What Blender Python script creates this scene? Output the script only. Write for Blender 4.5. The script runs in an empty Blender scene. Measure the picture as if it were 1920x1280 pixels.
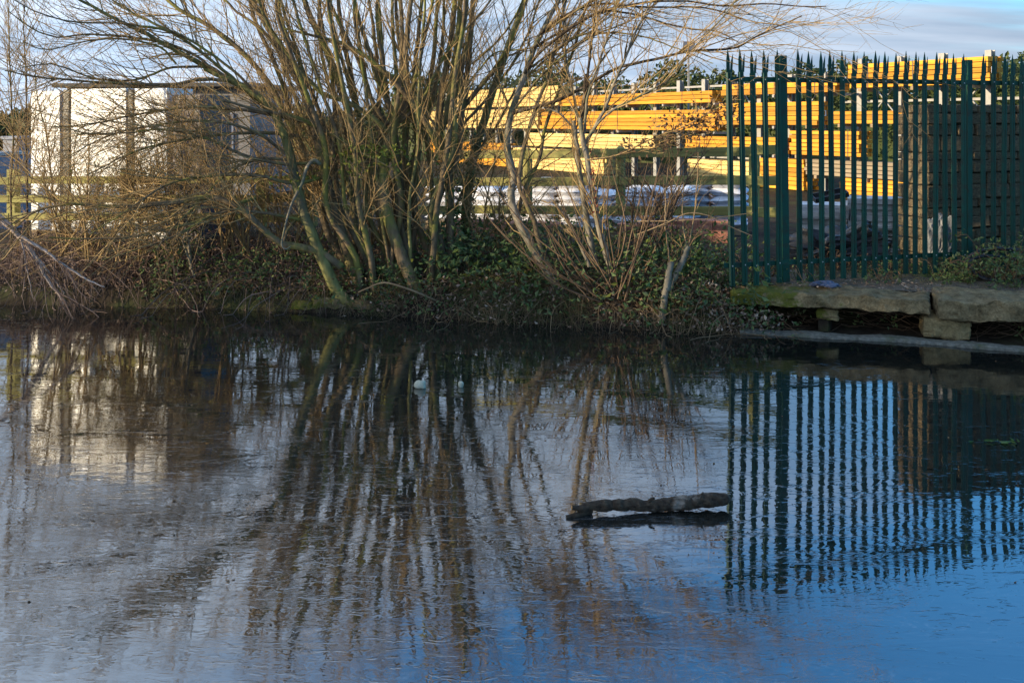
import bpy, math, random
import numpy as np
from mathutils import Vector, Matrix
from mathutils import noise as mnoise

random.seed(7)
rng = np.random.default_rng(11)
S = bpy.context.scene
COL = S.collection
PI = math.pi

# ------------------------------------------------------------ camera, sky, sun, exposure
H = 2.1            # eye height above the water
F = 1867.0         # focal length in photo pixels (35 mm lens, 1920 wide)
HY = 228.0         # horizon row in the photo
cam_d = bpy.data.cameras.new('camera')
cam = bpy.data.objects.new('camera', cam_d)
COL.objects.link(cam)
cam.location = (0, 0, H)
cam.rotation_euler = (PI / 2, 0, 0)
cam_d.sensor_width = 36.0
cam_d.lens = 35.0
cam_d.shift_y = -(640 - HY) / 1920.0
cam_d.clip_end = 2000
S.camera = cam

SUN_EL = math.radians(11.0)
SUN_ROT = math.radians(-107.5)
SUN_DIR = Vector((math.sin(SUN_ROT) * math.cos(SUN_EL), math.cos(SUN_ROT) * math.cos(SUN_EL), math.sin(SUN_EL)))
world = bpy.data.worlds.new('World')
S.world = world
world.use_nodes = True
wn, wl = world.node_tree.nodes, world.node_tree.links
bg = wn['Background']
sky = wn.new('ShaderNodeTexSky')
sky.sky_type = 'NISHITA'
sky.sun_disc = False
sky.sun_elevation = SUN_EL
sky.sun_rotation = SUN_ROT
sky.air_density = 1.0
sky.dust_density = 0.6
sky.ozone_density = 2.0


def WN(t, **kw):
    n = wn.new(t)
    for k, v in kw.items():
        setattr(n, k, v)
    return n


def wmath(op, a, b=None):
    n = WN('ShaderNodeMath', operation=op)
    for i, v in enumerate((a, b)):
        if v is None:
            continue
        if isinstance(v, (int, float)):
            n.inputs[i].default_value = v
        else:
            wl.new(v, n.inputs[i])
    return n.outputs[0]


tc = WN('ShaderNodeTexCoord')
sep = WN('ShaderNodeSeparateXYZ')
wl.new(tc.outputs['Generated'], sep.inputs[0])
zc = wmath('ADD', wmath('MAXIMUM', sep.outputs[2], 0.0), 0.12)
cx = wmath('DIVIDE', sep.outputs[0], zc)
cy = wmath('DIVIDE', sep.outputs[1], zc)
comb = WN('ShaderNodeCombineXYZ')
wl.new(cx, comb.inputs[0])
wl.new(cy, comb.inputs[1])
mp = WN('ShaderNodeMapping')
mp.inputs['Scale'].default_value = (0.42, 1.0, 1.0)
mp.inputs['Rotation'].default_value = (0, 0, 0.25)
mp.inputs['Location'].default_value = (3.1, 1.7, 0)
wl.new(comb.outputs[0], mp.inputs[0])
cn = WN('ShaderNodeTexNoise')
cn.inputs['Scale'].default_value = 0.75
cn.inputs['Detail'].default_value = 7
cn.inputs['Roughness'].default_value = 0.55
cn.inputs['Distortion'].default_value = 0.35
wl.new(mp.outputs[0], cn.inputs[0])
# more cloud towards the left and the horizon, clear towards the upper right
bias = wmath('ADD', wmath('MULTIPLY', sep.outputs[0], -0.62), 0.06)
low = wmath('MAXIMUM', wmath('MULTIPLY', wmath('SUBTRACT', 0.44, sep.outputs[2]), 0.95), -0.06)
cov = wmath('ADD', wmath('ADD', cn.outputs['Fac'], bias), low)
ramp = WN('ShaderNodeMapRange', interpolation_type='SMOOTHSTEP')
ramp.inputs['From Min'].default_value = 0.42
ramp.inputs['From Max'].default_value = 0.72
wl.new(cov, ramp.inputs['Value'])
cn2 = WN('ShaderNodeTexNoise')
cn2.inputs['Scale'].default_value = 1.6
cn2.inputs['Detail'].default_value = 5
wl.new(mp.outputs[0], cn2.inputs[0])
cc = WN('ShaderNodeMixRGB')
cc.inputs[1].default_value = (1.85, 2.5, 3.4, 1)
cc.inputs[2].default_value = (3.05, 3.6, 4.4, 1)
cr2 = WN('ShaderNodeMapRange')
cr2.inputs['From Min'].default_value = 0.38
cr2.inputs['From Max'].default_value = 0.62
wl.new(cn2.outputs['Fac'], cr2.inputs['Value'])
wl.new(cr2.outputs[0], cc.inputs[0])
lit = wmath('ADD', wmath('ADD', wmath('MULTIPLY', sep.outputs[0], -0.55), wmath('MULTIPLY', wmath('MAXIMUM', sep.outputs[2], 0.0), 0.35)), 0.98)
ccl = WN('ShaderNodeVectorMath', operation='SCALE')
wl.new(cc.outputs[0], ccl.inputs[0])
wl.new(lit, ccl.inputs['Scale'])
tint = WN('ShaderNodeMixRGB', blend_type='MULTIPLY')
tint.inputs[0].default_value = 1.0
tint.inputs[2].default_value = (0.46, 1.12, 1.60, 1)
wl.new(sky.outputs[0], tint.inputs[1])
mix = WN('ShaderNodeMixRGB')
wl.new(ramp.outputs[0], mix.inputs[0])
wl.new(tint.outputs[0], mix.inputs[1])
wl.new(ccl.outputs[0], mix.inputs[2])
wl.new(mix.outputs[0], bg.inputs[0])
bg.inputs[1].default_value = 0.14

sun_d = bpy.data.lights.new('sun', 'SUN')
sun_d.energy = 5.0
sun_d.angle = math.radians(0.6)
sun_d.color = (1.0, 0.82, 0.54)
sun = bpy.data.objects.new('sun', sun_d)
COL.objects.link(sun)
sun.location = (-20, -5, 20)
sun.rotation_euler = SUN_DIR.to_track_quat('Z', 'Y').to_euler()

S.view_settings.view_transform = 'Standard'
S.view_settings.look = 'None'
S.view_settings.gamma = 1
S.view_settings.use_curve_mapping = False
S.view_settings.exposure = 0.85
S.render.engine = 'CYCLES'
S.cycles.max_bounces = 6
S.cycles.transparent_max_bounces = 4


# ------------------------------------------------------------ helpers
def P(px, py, d):
    """a point of the place seen at photo pixel (px, py) and lying d metres away"""
    return Vector(((px - 960) / F * d, d, H - (py - HY) / F * d))


def tag(o, label=None, cat=None, group=None, kind=None):
    if label: o['label'] = label
    if cat: o['category'] = cat
    if group: o['group'] = group
    if kind: o['kind'] = kind
    return o


def empty(name, loc=(0, 0, 0), rz=0.0):
    o = bpy.data.objects.new(name, None)
    COL.objects.link(o)
    o.location = loc
    o.rotation_euler = (0, 0, rz)
    return o


def link(name, me, parent=None, loc=None, rot=None, scale=None):
    o = bpy.data.objects.new(name, me)
    COL.objects.link(o)
    if parent is not None: o.parent = parent
    if loc is not None: o.location = loc
    if rot is not None: o.rotation_euler = rot
    if scale is not None: o.scale = scale
    return o


def mesh_np(name, V, Fc, mat, smooth=False):
    """V (n,3); Fc list of int arrays (k,3) or (k,4)"""
    me = bpy.data.meshes.new(name)
    V = np.asarray(V, dtype=np.float32)
    me.vertices.add(len(V))
    me.vertices.foreach_set('co', V.ravel())
    if not isinstance(Fc, (list, tuple)): Fc = [Fc]
    Fc = [np.asarray(f, dtype=np.int32) for f in Fc if len(f)]
    loops = np.concatenate([f.ravel() for f in Fc])
    tot = np.concatenate([np.full(len(f), f.shape[1], dtype=np.int32) for f in Fc])
    start = np.concatenate([[0], np.cumsum(tot)[:-1]]).astype(np.int32)
    me.loops.add(len(loops))
    me.loops.foreach_set('vertex_index', loops)
    me.polygons.add(len(tot))
    me.polygons.foreach_set('loop_start', start)
    me.polygons.foreach_set('use_smooth', np.full(len(tot), smooth, dtype=bool))
    me.update(calc_edges=True)
    me.validate()
    if mat is not None: me.materials.append(mat)
    return me


BOXF = np.array([[0, 1, 3, 2], [4, 6, 7, 5], [0, 4, 5, 1], [2, 3, 7, 6], [0, 2, 6, 4], [1, 5, 7, 3]])


class MB:
    """collects boxes and other pieces of ONE mesh"""
    def __init__(self):
        self.V, self.Q, self.T, self.n = [], [], [], 0

    def raw(self, V, Q=None, T=None):
        V = np.asarray(V, dtype=float)
        if Q is not None and len(Q): self.Q.append(np.asarray(Q) + self.n)
        if T is not None and len(T): self.T.append(np.asarray(T) + self.n)
        self.V.append(V)
        self.n += len(V)
        return self

    def box(self, c, s, rz=0.0, M=None):
        v = np.array([[x, y, z] for x in (-.5, .5) for y in (-.5, .5) for z in (-.5, .5)]) * np.array(s)
        if rz:
            ca, sa = math.cos(rz), math.sin(rz)
            v = np.stack([v[:, 0] * ca - v[:, 1] * sa, v[:, 0] * sa + v[:, 1] * ca, v[:, 2]], 1)
        if M is not None:
            v = v @ np.array(M).T
        return self.raw(v + np.array(c), BOXF)

    def beam(self, a, b, w, h):
        a, b = Vector(a), Vector(b)
        d = b - a
        L = d.length
        q = d.to_track_quat('X', 'Z').to_matrix()
        return self.box((a + b) / 2, (L, w, h), M=q)

    def prism(self, poly, y0, y1):
        """outline in x,z pushed along y"""
        n = len(poly)
        v = [(x, y0, z) for x, z in poly] + [(x, y1, z) for x, z in poly]
        q = [[i, (i + 1) % n, n + (i + 1) % n, n + i] for i in range(n)]
        self.raw(v, q)
        t = [[0, i + 1, i] for i in range(1, n - 1)] + [[n, n + i, n + i + 1] for i in range(1, n - 1)]
        base = self.n - 2 * n
        self.T.append(np.array(t) + base)
        return self

    def mesh(self, name, mat, smooth=False):
        fs = []
        if self.Q: fs.append(np.concatenate(self.Q))
        if self.T: fs.append(np.concatenate(self.T))
        return mesh_np(name, np.concatenate(self.V), fs, mat, smooth)

    def build(self, name, mat, parent=None, smooth=False, bevel=0.0, **kw):
        o = link(name, self.mesh(name, mat, smooth), parent, **kw)
        if bevel:
            bv = o.modifiers.new('bevel', 'BEVEL')
            bv.width = bevel
            bv.segments = 2
            bv.limit_method = 'ANGLE'
        return o


def tubes(pts, rad, sides=5):
    """pts (M,N,3), rad (M,N) -> verts, quads (open ended, tapering)"""
    M, N, _ = pts.shape
    t = np.empty_like(pts)
    t[:, 1:-1] = pts[:, 2:] - pts[:, :-2]
    t[:, 0] = pts[:, 1] - pts[:, 0]
    t[:, -1] = pts[:, -1] - pts[:, -2]
    t /= np.linalg.norm(t, axis=2, keepdims=True) + 1e-9
    mean = pts[:, -1] - pts[:, 0]
    mean /= np.linalg.norm(mean, axis=1, keepdims=True) + 1e-9
    ref = np.where(np.abs(mean[:, 1:2]) < 0.75, np.array([[0., 1., 0.]]), np.array([[1., 0., 0.]]))[:, None, :]
    u = np.cross(t, np.broadcast_to(ref, t.shape))
    u /= np.linalg.norm(u, axis=2, keepdims=True) + 1e-9
    v = np.cross(t, u)
    a = np.arange(sides) * 2 * PI / sides
    ring = pts[:, :, None, :] + rad[:, :, None, None] * (np.cos(a)[None, None, :, None] * u[:, :, None, :] + np.sin(a)[None, None, :, None] * v[:, :, None, :])
    V = ring.reshape(-1, 3)
    m, i, k = np.meshgrid(np.arange(M), np.arange(N - 1), np.arange(sides), indexing='ij')
    b = (m * N + i) * sides
    k2 = (k + 1) % sides
    Q = np.stack([b + k, b + k2, b + sides + k2, b + sides + k], -1).reshape(-1, 4)
    return V, Q


def catmull(p, n=24, jit=0.0):
    p = np.array([list(q) for q in p], dtype=float)
    q = np.vstack([2 * p[0] - p[1], p, 2 * p[-1] - p[-2]])
    seg = np.linalg.norm(np.diff(p, axis=0), axis=1)
    cum = np.concatenate([[0], np.cumsum(seg)])
    s = np.linspace(0, cum[-1], n)
    i = np.clip(np.searchsorted(cum, s, side='right') - 1, 0, len(seg) - 1)
    f = ((s - cum[i]) / seg[i])[:, None]
    p0, p1, p2, p3 = q[i], q[i + 1], q[i + 2], q[i + 3]
    out = 0.5 * (2 * p1 + (p2 - p0) * f + (2 * p0 - 5 * p1 + 4 * p2 - p3) * f ** 2 + (3 * p1 - p0 - 3 * p2 + p3) * f ** 3)
    if jit:
        out[1:] += np.cumsum(rng.normal(0, jit, (n - 1, 3)), axis=0) * 0.35 + rng.normal(0, jit, (n - 1, 3)) * 0.4
    return out


def unit(v):
    return v / (np.linalg.norm(v, axis=-1, keepdims=True) + 1e-9)


def grow(st, di, ln, r0, n=6, wander=0.18, trop=(0, 0, 0.0), rend=0.35, sag=0.0):
    """many branches at once: st, di (M,3); ln, r0 (M,)"""
    M = len(st)
    pts = np.empty((M, n, 3))
    pts[:, 0] = st
    d = unit(di)
    step = (ln / (n - 1))[:, None]
    trop = np.asarray(trop, dtype=float)
    bend = rng.normal(0, wander, (M, 3)) * 0.8
    for i in range(1, n):
        d = unit(d + trop * (1.0 / n) + bend / n * 2 + rng.normal(0, wander, (M, 3)) + np.array([0, 0, -sag * i / n]))
        pts[:, i] = pts[:, i - 1] + d * step
    rad = r0[:, None] * np.linspace(1, rend, n)[None, :]
    return pts, rad


def spawn(pts, rad, count, t0=0.2, t1=1.0, ang=(25, 60), frac=0.6, up=0.0, wt=None):
    """start points, directions and radii of child branches on parents (M,N,3)"""
    M, N, _ = pts.shape
    L = np.linalg.norm(np.diff(pts, axis=1), axis=2).sum(1)
    pw_ = L if wt is None else L * np.asarray(wt)
    m = rng.choice(M, count, p=pw_ / pw_.sum())
    t = rng.uniform(t0, t1, count) * (N - 1.001)
    i = t.astype(int)
    f = (t - i)[:, None]
    st = pts[m, i] * (1 - f) + pts[m, i + 1] * f
    tg = unit(pts[m, i + 1] - pts[m, i])
    r = rad[m, i] * frac
    rv = unit(np.cross(tg, rng.normal(0, 1, (count, 3))))
    a = np.radians(rng.uniform(ang[0], ang[1], count))[:, None]
    di = tg * np.cos(a) + rv * np.sin(a) + np.array([0, 0, up])
    return st, unit(di), r, L[m]


def leaves_np(c, size, flat=0.4, ratio=0.55):
    """diamond leaves folded along the midrib: 4 verts, 2 tris each"""
    n = len(c)
    a = unit(rng.normal(0, 1, (n, 3)) * np.array([1, 1, flat]))
    nn = unit(rng.normal(0, 1, (n, 3)) * 0.7 + np.array([0, 0, 1.0]))
    b = unit(np.cross(a, nn))
    nn = np.cross(a, b)
    s = np.asarray(size).reshape(-1, 1)
    V = np.stack([c, c + a * s * .5 + b * s * ratio * .5 + nn * s * .12, c + a * s - nn * s * .1, c + a * s * .5 - b * s * ratio * .5 + nn * s * .12], 1).reshape(-1, 3)
    k = np.arange(n)[:, None] * 4
    T = np.concatenate([k + np.array([[0, 1, 2]]), k + np.array([[0, 2, 3]])])
    return V, T


# ------------------------------------------------------------ materials
def mat(name):
    m = bpy.data.materials.new(name)
    m.use_nodes = True
    nt = m.node_tree
    return m, nt.nodes, nt.links, nt.nodes['Principled BSDF']


def N(ns, t, ins=None, **kw):
    n = ns.new(t)
    for k, v in kw.items(): setattr(n, k, v)
    for k, v in (ins or {}).items(): n.inputs[k].default_value = v
    return n


def noise_mat(name, c1, c2, scale=8, rough=0.85, bump=0.3, stretch=(1, 1, 1), c3=None, scale3=1.5, spec=0.3, island=0.0, objrand=0.0, detail=6, bdist=0.02, f3=(0.5, 0.65)):
    m, ns, ls, b = mat(name)
    tc = N(ns, 'ShaderNodeTexCoord')
    mp = N(ns, 'ShaderNodeMapping', {'Scale': stretch})
    ls.new(tc.outputs['Object'], mp.inputs[0])
    nz = N(ns, 'ShaderNodeTexNoise', {'Scale': scale, 'Detail': detail, 'Roughness': 0.6})
    ls.new(mp.outputs[0], nz.inputs[0])
    rp = N(ns, 'ShaderNodeMapRange', {'From Min': 0.3, 'From Max': 0.7})
    ls.new(nz.outputs['Fac'], rp.inputs[0])
    mx = N(ns, 'ShaderNodeMixRGB', {1: (*c1, 1), 2: (*c2, 1)})
    ls.new(rp.outputs[0], mx.inputs[0])
    out = mx.outputs[0]
    if c3 is not None:
        n3 = N(ns, 'ShaderNodeTexNoise', {'Scale': scale3, 'Detail': 5, 'Roughness': 0.65})
        ls.new(tc.outputs['Object'], n3.inputs[0])
        r3 = N(ns, 'ShaderNodeMapRange', {'From Min': f3[0], 'From Max': f3[1]})
        ls.new(n3.outputs['Fac'], r3.inputs[0])
        m3 = N(ns, 'ShaderNodeMixRGB', {2: (*c3, 1)})
        ls.new(r3.outputs[0], m3.inputs[0])
        ls.new(out, m3.inputs[1])
        out = m3.outputs[0]
    if island or objrand:
        src = N(ns, 'ShaderNodeNewGeometry').outputs['Random Per Island'] if island else N(ns, 'ShaderNodeObjectInfo').outputs['Random']
        amt = island or objrand
        mr = N(ns, 'ShaderNodeMapRange', {'To Min': 1 - amt, 'To Max': 1 + amt})
        ls.new(src, mr.inputs[0])
        hv = N(ns, 'ShaderNodeHueSaturation')
        ls.new(mr.outputs[0], hv.inputs['Value'])
        ls.new(out, hv.inputs['Color'])
        out = hv.outputs[0]
    ls.new(out, b.inputs['Base Color'])
    b.inputs['Roughness'].default_value = rough
    b.inputs['Specular IOR Level'].default_value = spec
    if bump:
        bp = N(ns, 'ShaderNodeBump', {'Strength': bump, 'Distance': bdist})
        ls.new(nz.outputs['Fac'], bp.inputs['Height'])
        ls.new(bp.outputs[0], b.inputs['Normal'])
    return m


def leaf_mat(name, cols, rough=0.6, trans=0.25):
    m, ns, ls, b = mat(name)
    g = N(ns, 'ShaderNodeNewGeometry')
    r = N(ns, 'ShaderNodeValToRGB')
    el = r.color_ramp.elements
    el[0].color = (*cols[0], 1)
    el[1].color = (*cols[-1], 1)
    for i, c in enumerate(cols[1:-1]):
        e = el.new((i + 1) / (len(cols) - 1))
        e.color = (*c, 1)
    ls.new(g.outputs['Random Per Island'], r.inputs[0])
    ls.new(r.outputs[0], b.inputs['Base Color'])
    b.inputs['Roughness'].default_value = rough
    b.inputs['Specular IOR Level'].default_value = 0.3
    if trans:
        t = N(ns, 'ShaderNodeBsdfTranslucent')
        ls.new(r.outputs[0], t.inputs[0])
        mx = N(ns, 'ShaderNodeMixShader', {0: trans})
        ls.new(b.outputs[0], mx.inputs[1])
        ls.new(t.outputs[0], mx.inputs[2])
        ls.new(mx.outputs[0], ns['Material Output'].inputs[0])
    return m


M_bark = noise_mat('bark', (0.055, 0.041, 0.026), (0.23, 0.17, 0.10), 14, 0.9, 0.55, (1, 1, 0.35), (0.17, 0.165, 0.045), 2.2, 0.2, f3=(0.48, 0.6))
M_bark_pale = noise_mat('pale_bark', (0.085, 0.075, 0.055), (0.29, 0.25, 0.19), 16, 0.85, 0.5, (1, 1, 0.5), (0.12, 0.13, 0.07), 3.0, 0.2)
M_bark_green = noise_mat('green_bark', (0.07, 0.068, 0.024), (0.25, 0.235, 0.085), 14, 0.85, 0.5, (1, 1, 0.35), (0.10, 0.09, 0.06), 2.0, 0.2)
M_bark_dark = noise_mat('dark_bark', (0.018, 0.012, 0.009), (0.09, 0.064, 0.042), 34, 0.9, 0.7, (1, 1, 1), (0.20, 0.17, 0.14), 6.0, 0.2, f3=(0.58, 0.68))
M_twig = noise_mat('twig', (0.15, 0.10, 0.045), (0.40, 0.27, 0.12), 3, 0.8, 0.0, island=0.45, spec=0.25)
M_twig_dead = noise_mat('dead_twig', (0.075, 0.05, 0.042), (0.26, 0.185, 0.155), 3, 0.85, 0.0, island=0.5, spec=0.2)
M_straw = noise_mat('straw', (0.11, 0.07, 0.04), (0.30, 0.215, 0.125), 3, 0.85, 0.0, island=0.5, spec=0.2)
M_shoot = noise_mat('red_shoot', (0.065, 0.038, 0.024), (0.17, 0.11, 0.06), 3, 0.7, 0.0, island=0.4, spec=0.3)
M_bleached = noise_mat('bleached_wood', (0.26, 0.20, 0.175), (0.50, 0.42, 0.38), 10, 0.85, 0.3, spec=0.2)
M_leaf_green = leaf_mat('bramble_leaf', [(0.04, 0.085, 0.024), (0.095, 0.155, 0.045), (0.07, 0.10, 0.05), (0.17, 0.21, 0.07)])
M_leaf_fresh = leaf_mat('fresh_leaf', [(0.06, 0.10, 0.02), (0.12, 0.17, 0.03), (0.22, 0.21, 0.03), (0.09, 0.14, 0.03)], trans=0.35)
M_leaf_ivy = leaf_mat('ivy_leaf', [(0.018, 0.045, 0.014), (0.045, 0.11, 0.022), (0.03, 0.07, 0.02), (0.09, 0.17, 0.03)], rough=0.4, trans=0.15)
M_leaf_dead = leaf_mat('dead_leaf', [(0.07, 0.04, 0.022), (0.16, 0.09, 0.045), (0.10, 0.06, 0.035), (0.26, 0.17, 0.09)], rough=0.8, trans=0.15)
M_litter = leaf_mat('leaf_litter', [(0.09, 0.06, 0.042), (0.22, 0.145, 0.095), (0.15, 0.105, 0.08), (0.42, 0.32, 0.24)], rough=0.85, trans=0.0)
M_grass = leaf_mat('grass_blade', [(0.05, 0.07, 0.02), (0.10, 0.12, 0.035), (0.20, 0.17, 0.08), (0.07, 0.09, 0.03)], trans=0.2)
M_hedge = leaf_mat('hedge_leaf', [(0.022, 0.035, 0.012), (0.05, 0.075, 0.02), (0.10, 0.115, 0.028), (0.03, 0.05, 0.016)], trans=0.15)
M_red_leaf = leaf_mat('red_leaf', [(0.18, 0.02, 0.018), (0.10, 0.015, 0.012), (0.25, 0.05, 0.03)], trans=0.2)
M_soil = noise_mat('soil', (0.014, 0.011, 0.008), (0.05, 0.038, 0.027), 6, 0.95, 0.6, c3=(0.05, 0.055, 0.022), scale3=1.2, spec=0.1, bdist=0.05)
M_path = noise_mat('path', (0.06, 0.048, 0.034), (0.17, 0.14, 0.105), 9, 0.92, 0.5, c3=(0.06, 0.048, 0.036), scale3=2.2, spec=0.15)
M_concrete = noise_mat('concrete', (0.07, 0.07, 0.06), (0.20, 0.195, 0.165), 26, 0.9, 0.5, c3=(0.08, 0.09, 0.05), scale3=4.0, spec=0.2)
M_green = noise_mat('fence_green', (0.004, 0.042, 0.029), (0.006, 0.060, 0.041), 5, 0.5, 0.05, spec=0.25, c3=(0.022, 0.030, 0.020), scale3=9.0, objrand=0.22)
M_galv = noise_mat('galvanised', (0.30, 0.31, 0.31), (0.46, 0.46, 0.45), 9, 0.5, 0.05, spec=0.5)
M_rack = noise_mat('rack_steel', (0.22, 0.22, 0.21), (0.34, 0.33, 0.32), 6, 0.55, 0.05, spec=0.4)
M_white = noise_mat('white_wrap', (0.82, 0.83, 0.86), (0.90, 0.91, 0.93), 5, 0.28, 0.35, spec=0.5, bdist=0.05)
M_sack = noise_mat('white_sack', (0.56, 0.56, 0.60), (0.80, 0.80, 0.84), 5, 0.4, 0.4, spec=0.4, objrand=0.15, bdist=0.04)
M_shade_wrap = noise_mat('shaded_wrap', (0.035, 0.028, 0.045), (0.08, 0.066, 0.09), 4, 0.4, 0.3, spec=0.4, bdist=0.04)  # dark purple base carries the stack's shade in its colour
M_grey_wrap = noise_mat('dark_wrap', (0.022, 0.022, 0.025), (0.06, 0.06, 0.065), 5, 0.45, 0.4, spec=0.4, bdist=0.04)
M_brick = noise_mat('brick', (0.34, 0.13, 0.085), (0.52, 0.24, 0.17), 12, 0.9, 0.3, spec=0.15, objrand=0.3)
M_bin = noise_mat('bin_plastic', (0.16, 0.18, 0.23), (0.22, 0.24, 0.30), 5, 0.5, 0.1, spec=0.4)
M_pallet = noise_mat('pallet_wood', (0.20, 0.14, 0.085), (0.36, 0.27, 0.17), 9, 0.85, 0.3, (0.3, 2, 2), objrand=0.2)
M_rubber = noise_mat('black_rubber', (0.012, 0.012, 0.014), (0.03, 0.03, 0.034), 10, 0.5, 0.1, spec=0.4)
M_ice_rock = noise_mat('rock', (0.30, 0.285, 0.20), (0.60, 0.57, 0.45), 16, 0.9, 0.6, c3=(0.22, 0.21, 0.14), scale3=9.0)


def wood_mat(name, c1, c2, c3, var=0.18):
    m, ns, ls, b = mat(name)
    tc = N(ns, 'ShaderNodeTexCoord')
    oi = N(ns, 'ShaderNodeObjectInfo')
    mp = N(ns, 'ShaderNodeMapping', {'Scale': (0.5, 9, 9)})
    ad = N(ns, 'ShaderNodeVectorMath', operation='ADD')
    ls.new(tc.outputs['Object'], ad.inputs[0])
    cmb = N(ns, 'ShaderNodeCombineXYZ')
    mu = N(ns, 'ShaderNodeMath', {1: 31.0}, operation='MULTIPLY')
    ls.new(oi.outputs['Random'], mu.inputs[0])
    for i in range(3): ls.new(mu.outputs[0], cmb.inputs[i])
    ls.new(cmb.outputs[0], ad.inputs[1])
    ls.new(ad.outputs[0], mp.inputs[0])
    nz = N(ns, 'ShaderNodeTexNoise', {'Scale': 2.5, 'Detail': 6, 'Roughness': 0.6, 'Distortion': 0.6})
    ls.new(mp.outputs[0], nz.inputs[0])
    r = N(ns, 'ShaderNodeValToRGB')
    el = r.color_ramp.elements
    el[0].position, el[0].color = 0.3, (*c1, 1)
    el[1].position, el[1].color = 0.72, (*c2, 1)
    e = el.new(0.5)
    e.color = (*c3, 1)
    ls.new(nz.outputs['Fac'], r.inputs[0])
    mr = N(ns, 'ShaderNodeMapRange', {'To Min': 1 - var, 'To Max': 1 + var})
    ls.new(oi.outputs['Random'], mr.inputs[0])
    hv = N(ns, 'ShaderNodeHueSaturation')
    ls.new(mr.outputs[0], hv.inputs['Value'])
    ls.new(r.outputs[0], hv.inputs['Color'])
    ls.new(hv.outputs[0], b.inputs['Base Color'])
    b.inputs['Roughness'].default_value = 0.75
    b.inputs['Specular IOR Level'].default_value = 0.25
    bp = N(ns, 'ShaderNodeBump', {'Strength': 0.25, 'Distance': 0.01})
    ls.new(nz.outputs['Fac'], bp.inputs['Height'])
    ls.new(bp.outputs[0], b.inputs['Normal'])
    return m


M_timber = wood_mat('fresh_timber', (0.40, 0.16, 0.015), (0.66, 0.315, 0.040), (0.54, 0.24, 0.022), 0.34)
M_timber_pale = wood_mat('pale_timber', (0.52, 0.33, 0.11), (0.72, 0.51, 0.22), (0.62, 0.42, 0.15))
M_timber_grey = wood_mat('weathered_timber', (0.19, 0.145, 0.095), (0.36, 0.29, 0.20), (0.27, 0.21, 0.14), 0.25)
M_rail = wood_mat('treated_rail', (0.24, 0.22, 0.075), (0.45, 0.41, 0.15), (0.34, 0.31, 0.105), 0.15)


def stone_mat(name, c1, c2, moss=None, moss_z=None):
    m, ns, ls, b = mat(name)
    tc = N(ns, 'ShaderNodeTexCoord')
    oi = N(ns, 'ShaderNodeObjectInfo')
    cmb = N(ns, 'ShaderNodeVectorMath', operation='ADD')
    mu = N(ns, 'ShaderNodeMath', {1: 57.0}, operation='MULTIPLY')
    ls.new(oi.outputs['Random'], mu.inputs[0])
    ls.new(tc.outputs['Object'], cmb.inputs[0])
    ls.new(mu.outputs[0], cmb.inputs[1])
    n1 = N(ns, 'ShaderNodeTexNoise', {'Scale': 9, 'Detail': 8, 'Roughness': 0.65})
    n2 = N(ns, 'ShaderNodeTexNoise', {'Scale': 55, 'Detail': 4, 'Roughness': 0.6})
    ls.new(cmb.outputs[0], n1.inputs[0])
    ls.new(cmb.outputs[0], n2.inputs[0])
    rp = N(ns, 'ShaderNodeMapRange', {'From Min': 0.32, 'From Max': 0.68})
    ls.new(n1.outputs['Fac'], rp.inputs[0])
    mx = N(ns, 'ShaderNodeMixRGB', {1: (*c1, 1), 2: (*c2, 1)})
    ls.new(rp.outputs[0], mx.inputs[0])
    sp = N(ns, 'ShaderNodeMixRGB', {0: 0.75}, blend_type='OVERLAY')
    ls.new(mx.outputs[0], sp.inputs[1])
    ls.new(n2.outputs['Fac'], sp.inputs[2])
    out = sp.outputs[0]
    if moss:
        g = N(ns, 'ShaderNodeNewGeometry')
        s2 = N(ns, 'ShaderNodeSeparateXYZ')
        ls.new(g.outputs['Position'], s2.inputs[0])
        mr = N(ns, 'ShaderNodeMapRange', {'From Min': moss[1], 'From Max': moss[0], 'To Min': -0.35, 'To Max': 0.22})
        ls.new(s2.outputs[0], mr.inputs[0])
        n3 = N(ns, 'ShaderNodeTexNoise', {'Scale': 6, 'Detail': 6, 'Roughness': 0.7})
        ls.new(g.outputs['Position'], n3.inputs[0])
        ad = N(ns, 'ShaderNodeMath', operation='ADD')
        ls.new(mr.outputs[0], ad.inputs[0])
        ls.new(n3.outputs['Fac'], ad.inputs[1])
        r3 = N(ns, 'ShaderNodeMapRange', {'From Min': 0.5, 'From Max': 0.62})
        ls.new(ad.outputs[0], r3.inputs[0])
        m3 = N(ns, 'ShaderNodeMixRGB', {2: (0.10, 0.105, 0.018, 1)})
        ls.new(r3.outputs[0], m3.inputs[0])
        ls.new(out, m3.inputs[1])
        out = m3.outputs[0]
    ls.new(out, b.inputs['Base Color'])
    b.inputs['Roughness'].default_value = 0.92
    b.inputs['Specular IOR Level'].default_value = 0.2
    am = N(ns, 'ShaderNodeMath', operation='ADD')
    ls.new(n1.outputs['Fac'], am.inputs[0])
    ls.new(n2.outputs['Fac'], am.inputs[1])
    bp = N(ns, 'ShaderNodeBump', {'Strength': 0.7, 'Distance': 0.02})
    ls.new(am.outputs[0], bp.inputs['Height'])
    ls.new(bp.outputs[0], b.inputs['Normal'])
    return m


M_coping = stone_mat('coping_stone', (0.085, 0.064, 0.032), (0.27, 0.205, 0.11), moss=(2.4, 3.9))
M_block = stone_mat('block_stone', (0.15, 0.115, 0.055), (0.32, 0.25, 0.13), moss=(2.6, 4.3))
M_edgestone = stone_mat('edge_stone', (0.10, 0.08, 0.04), (0.24, 0.19, 0.11), moss=(-2.6, -.6))
M_wallstone = stone_mat('wall_stone', (0.06, 0.048, 0.036), (0.27, 0.20, 0.115))


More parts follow.
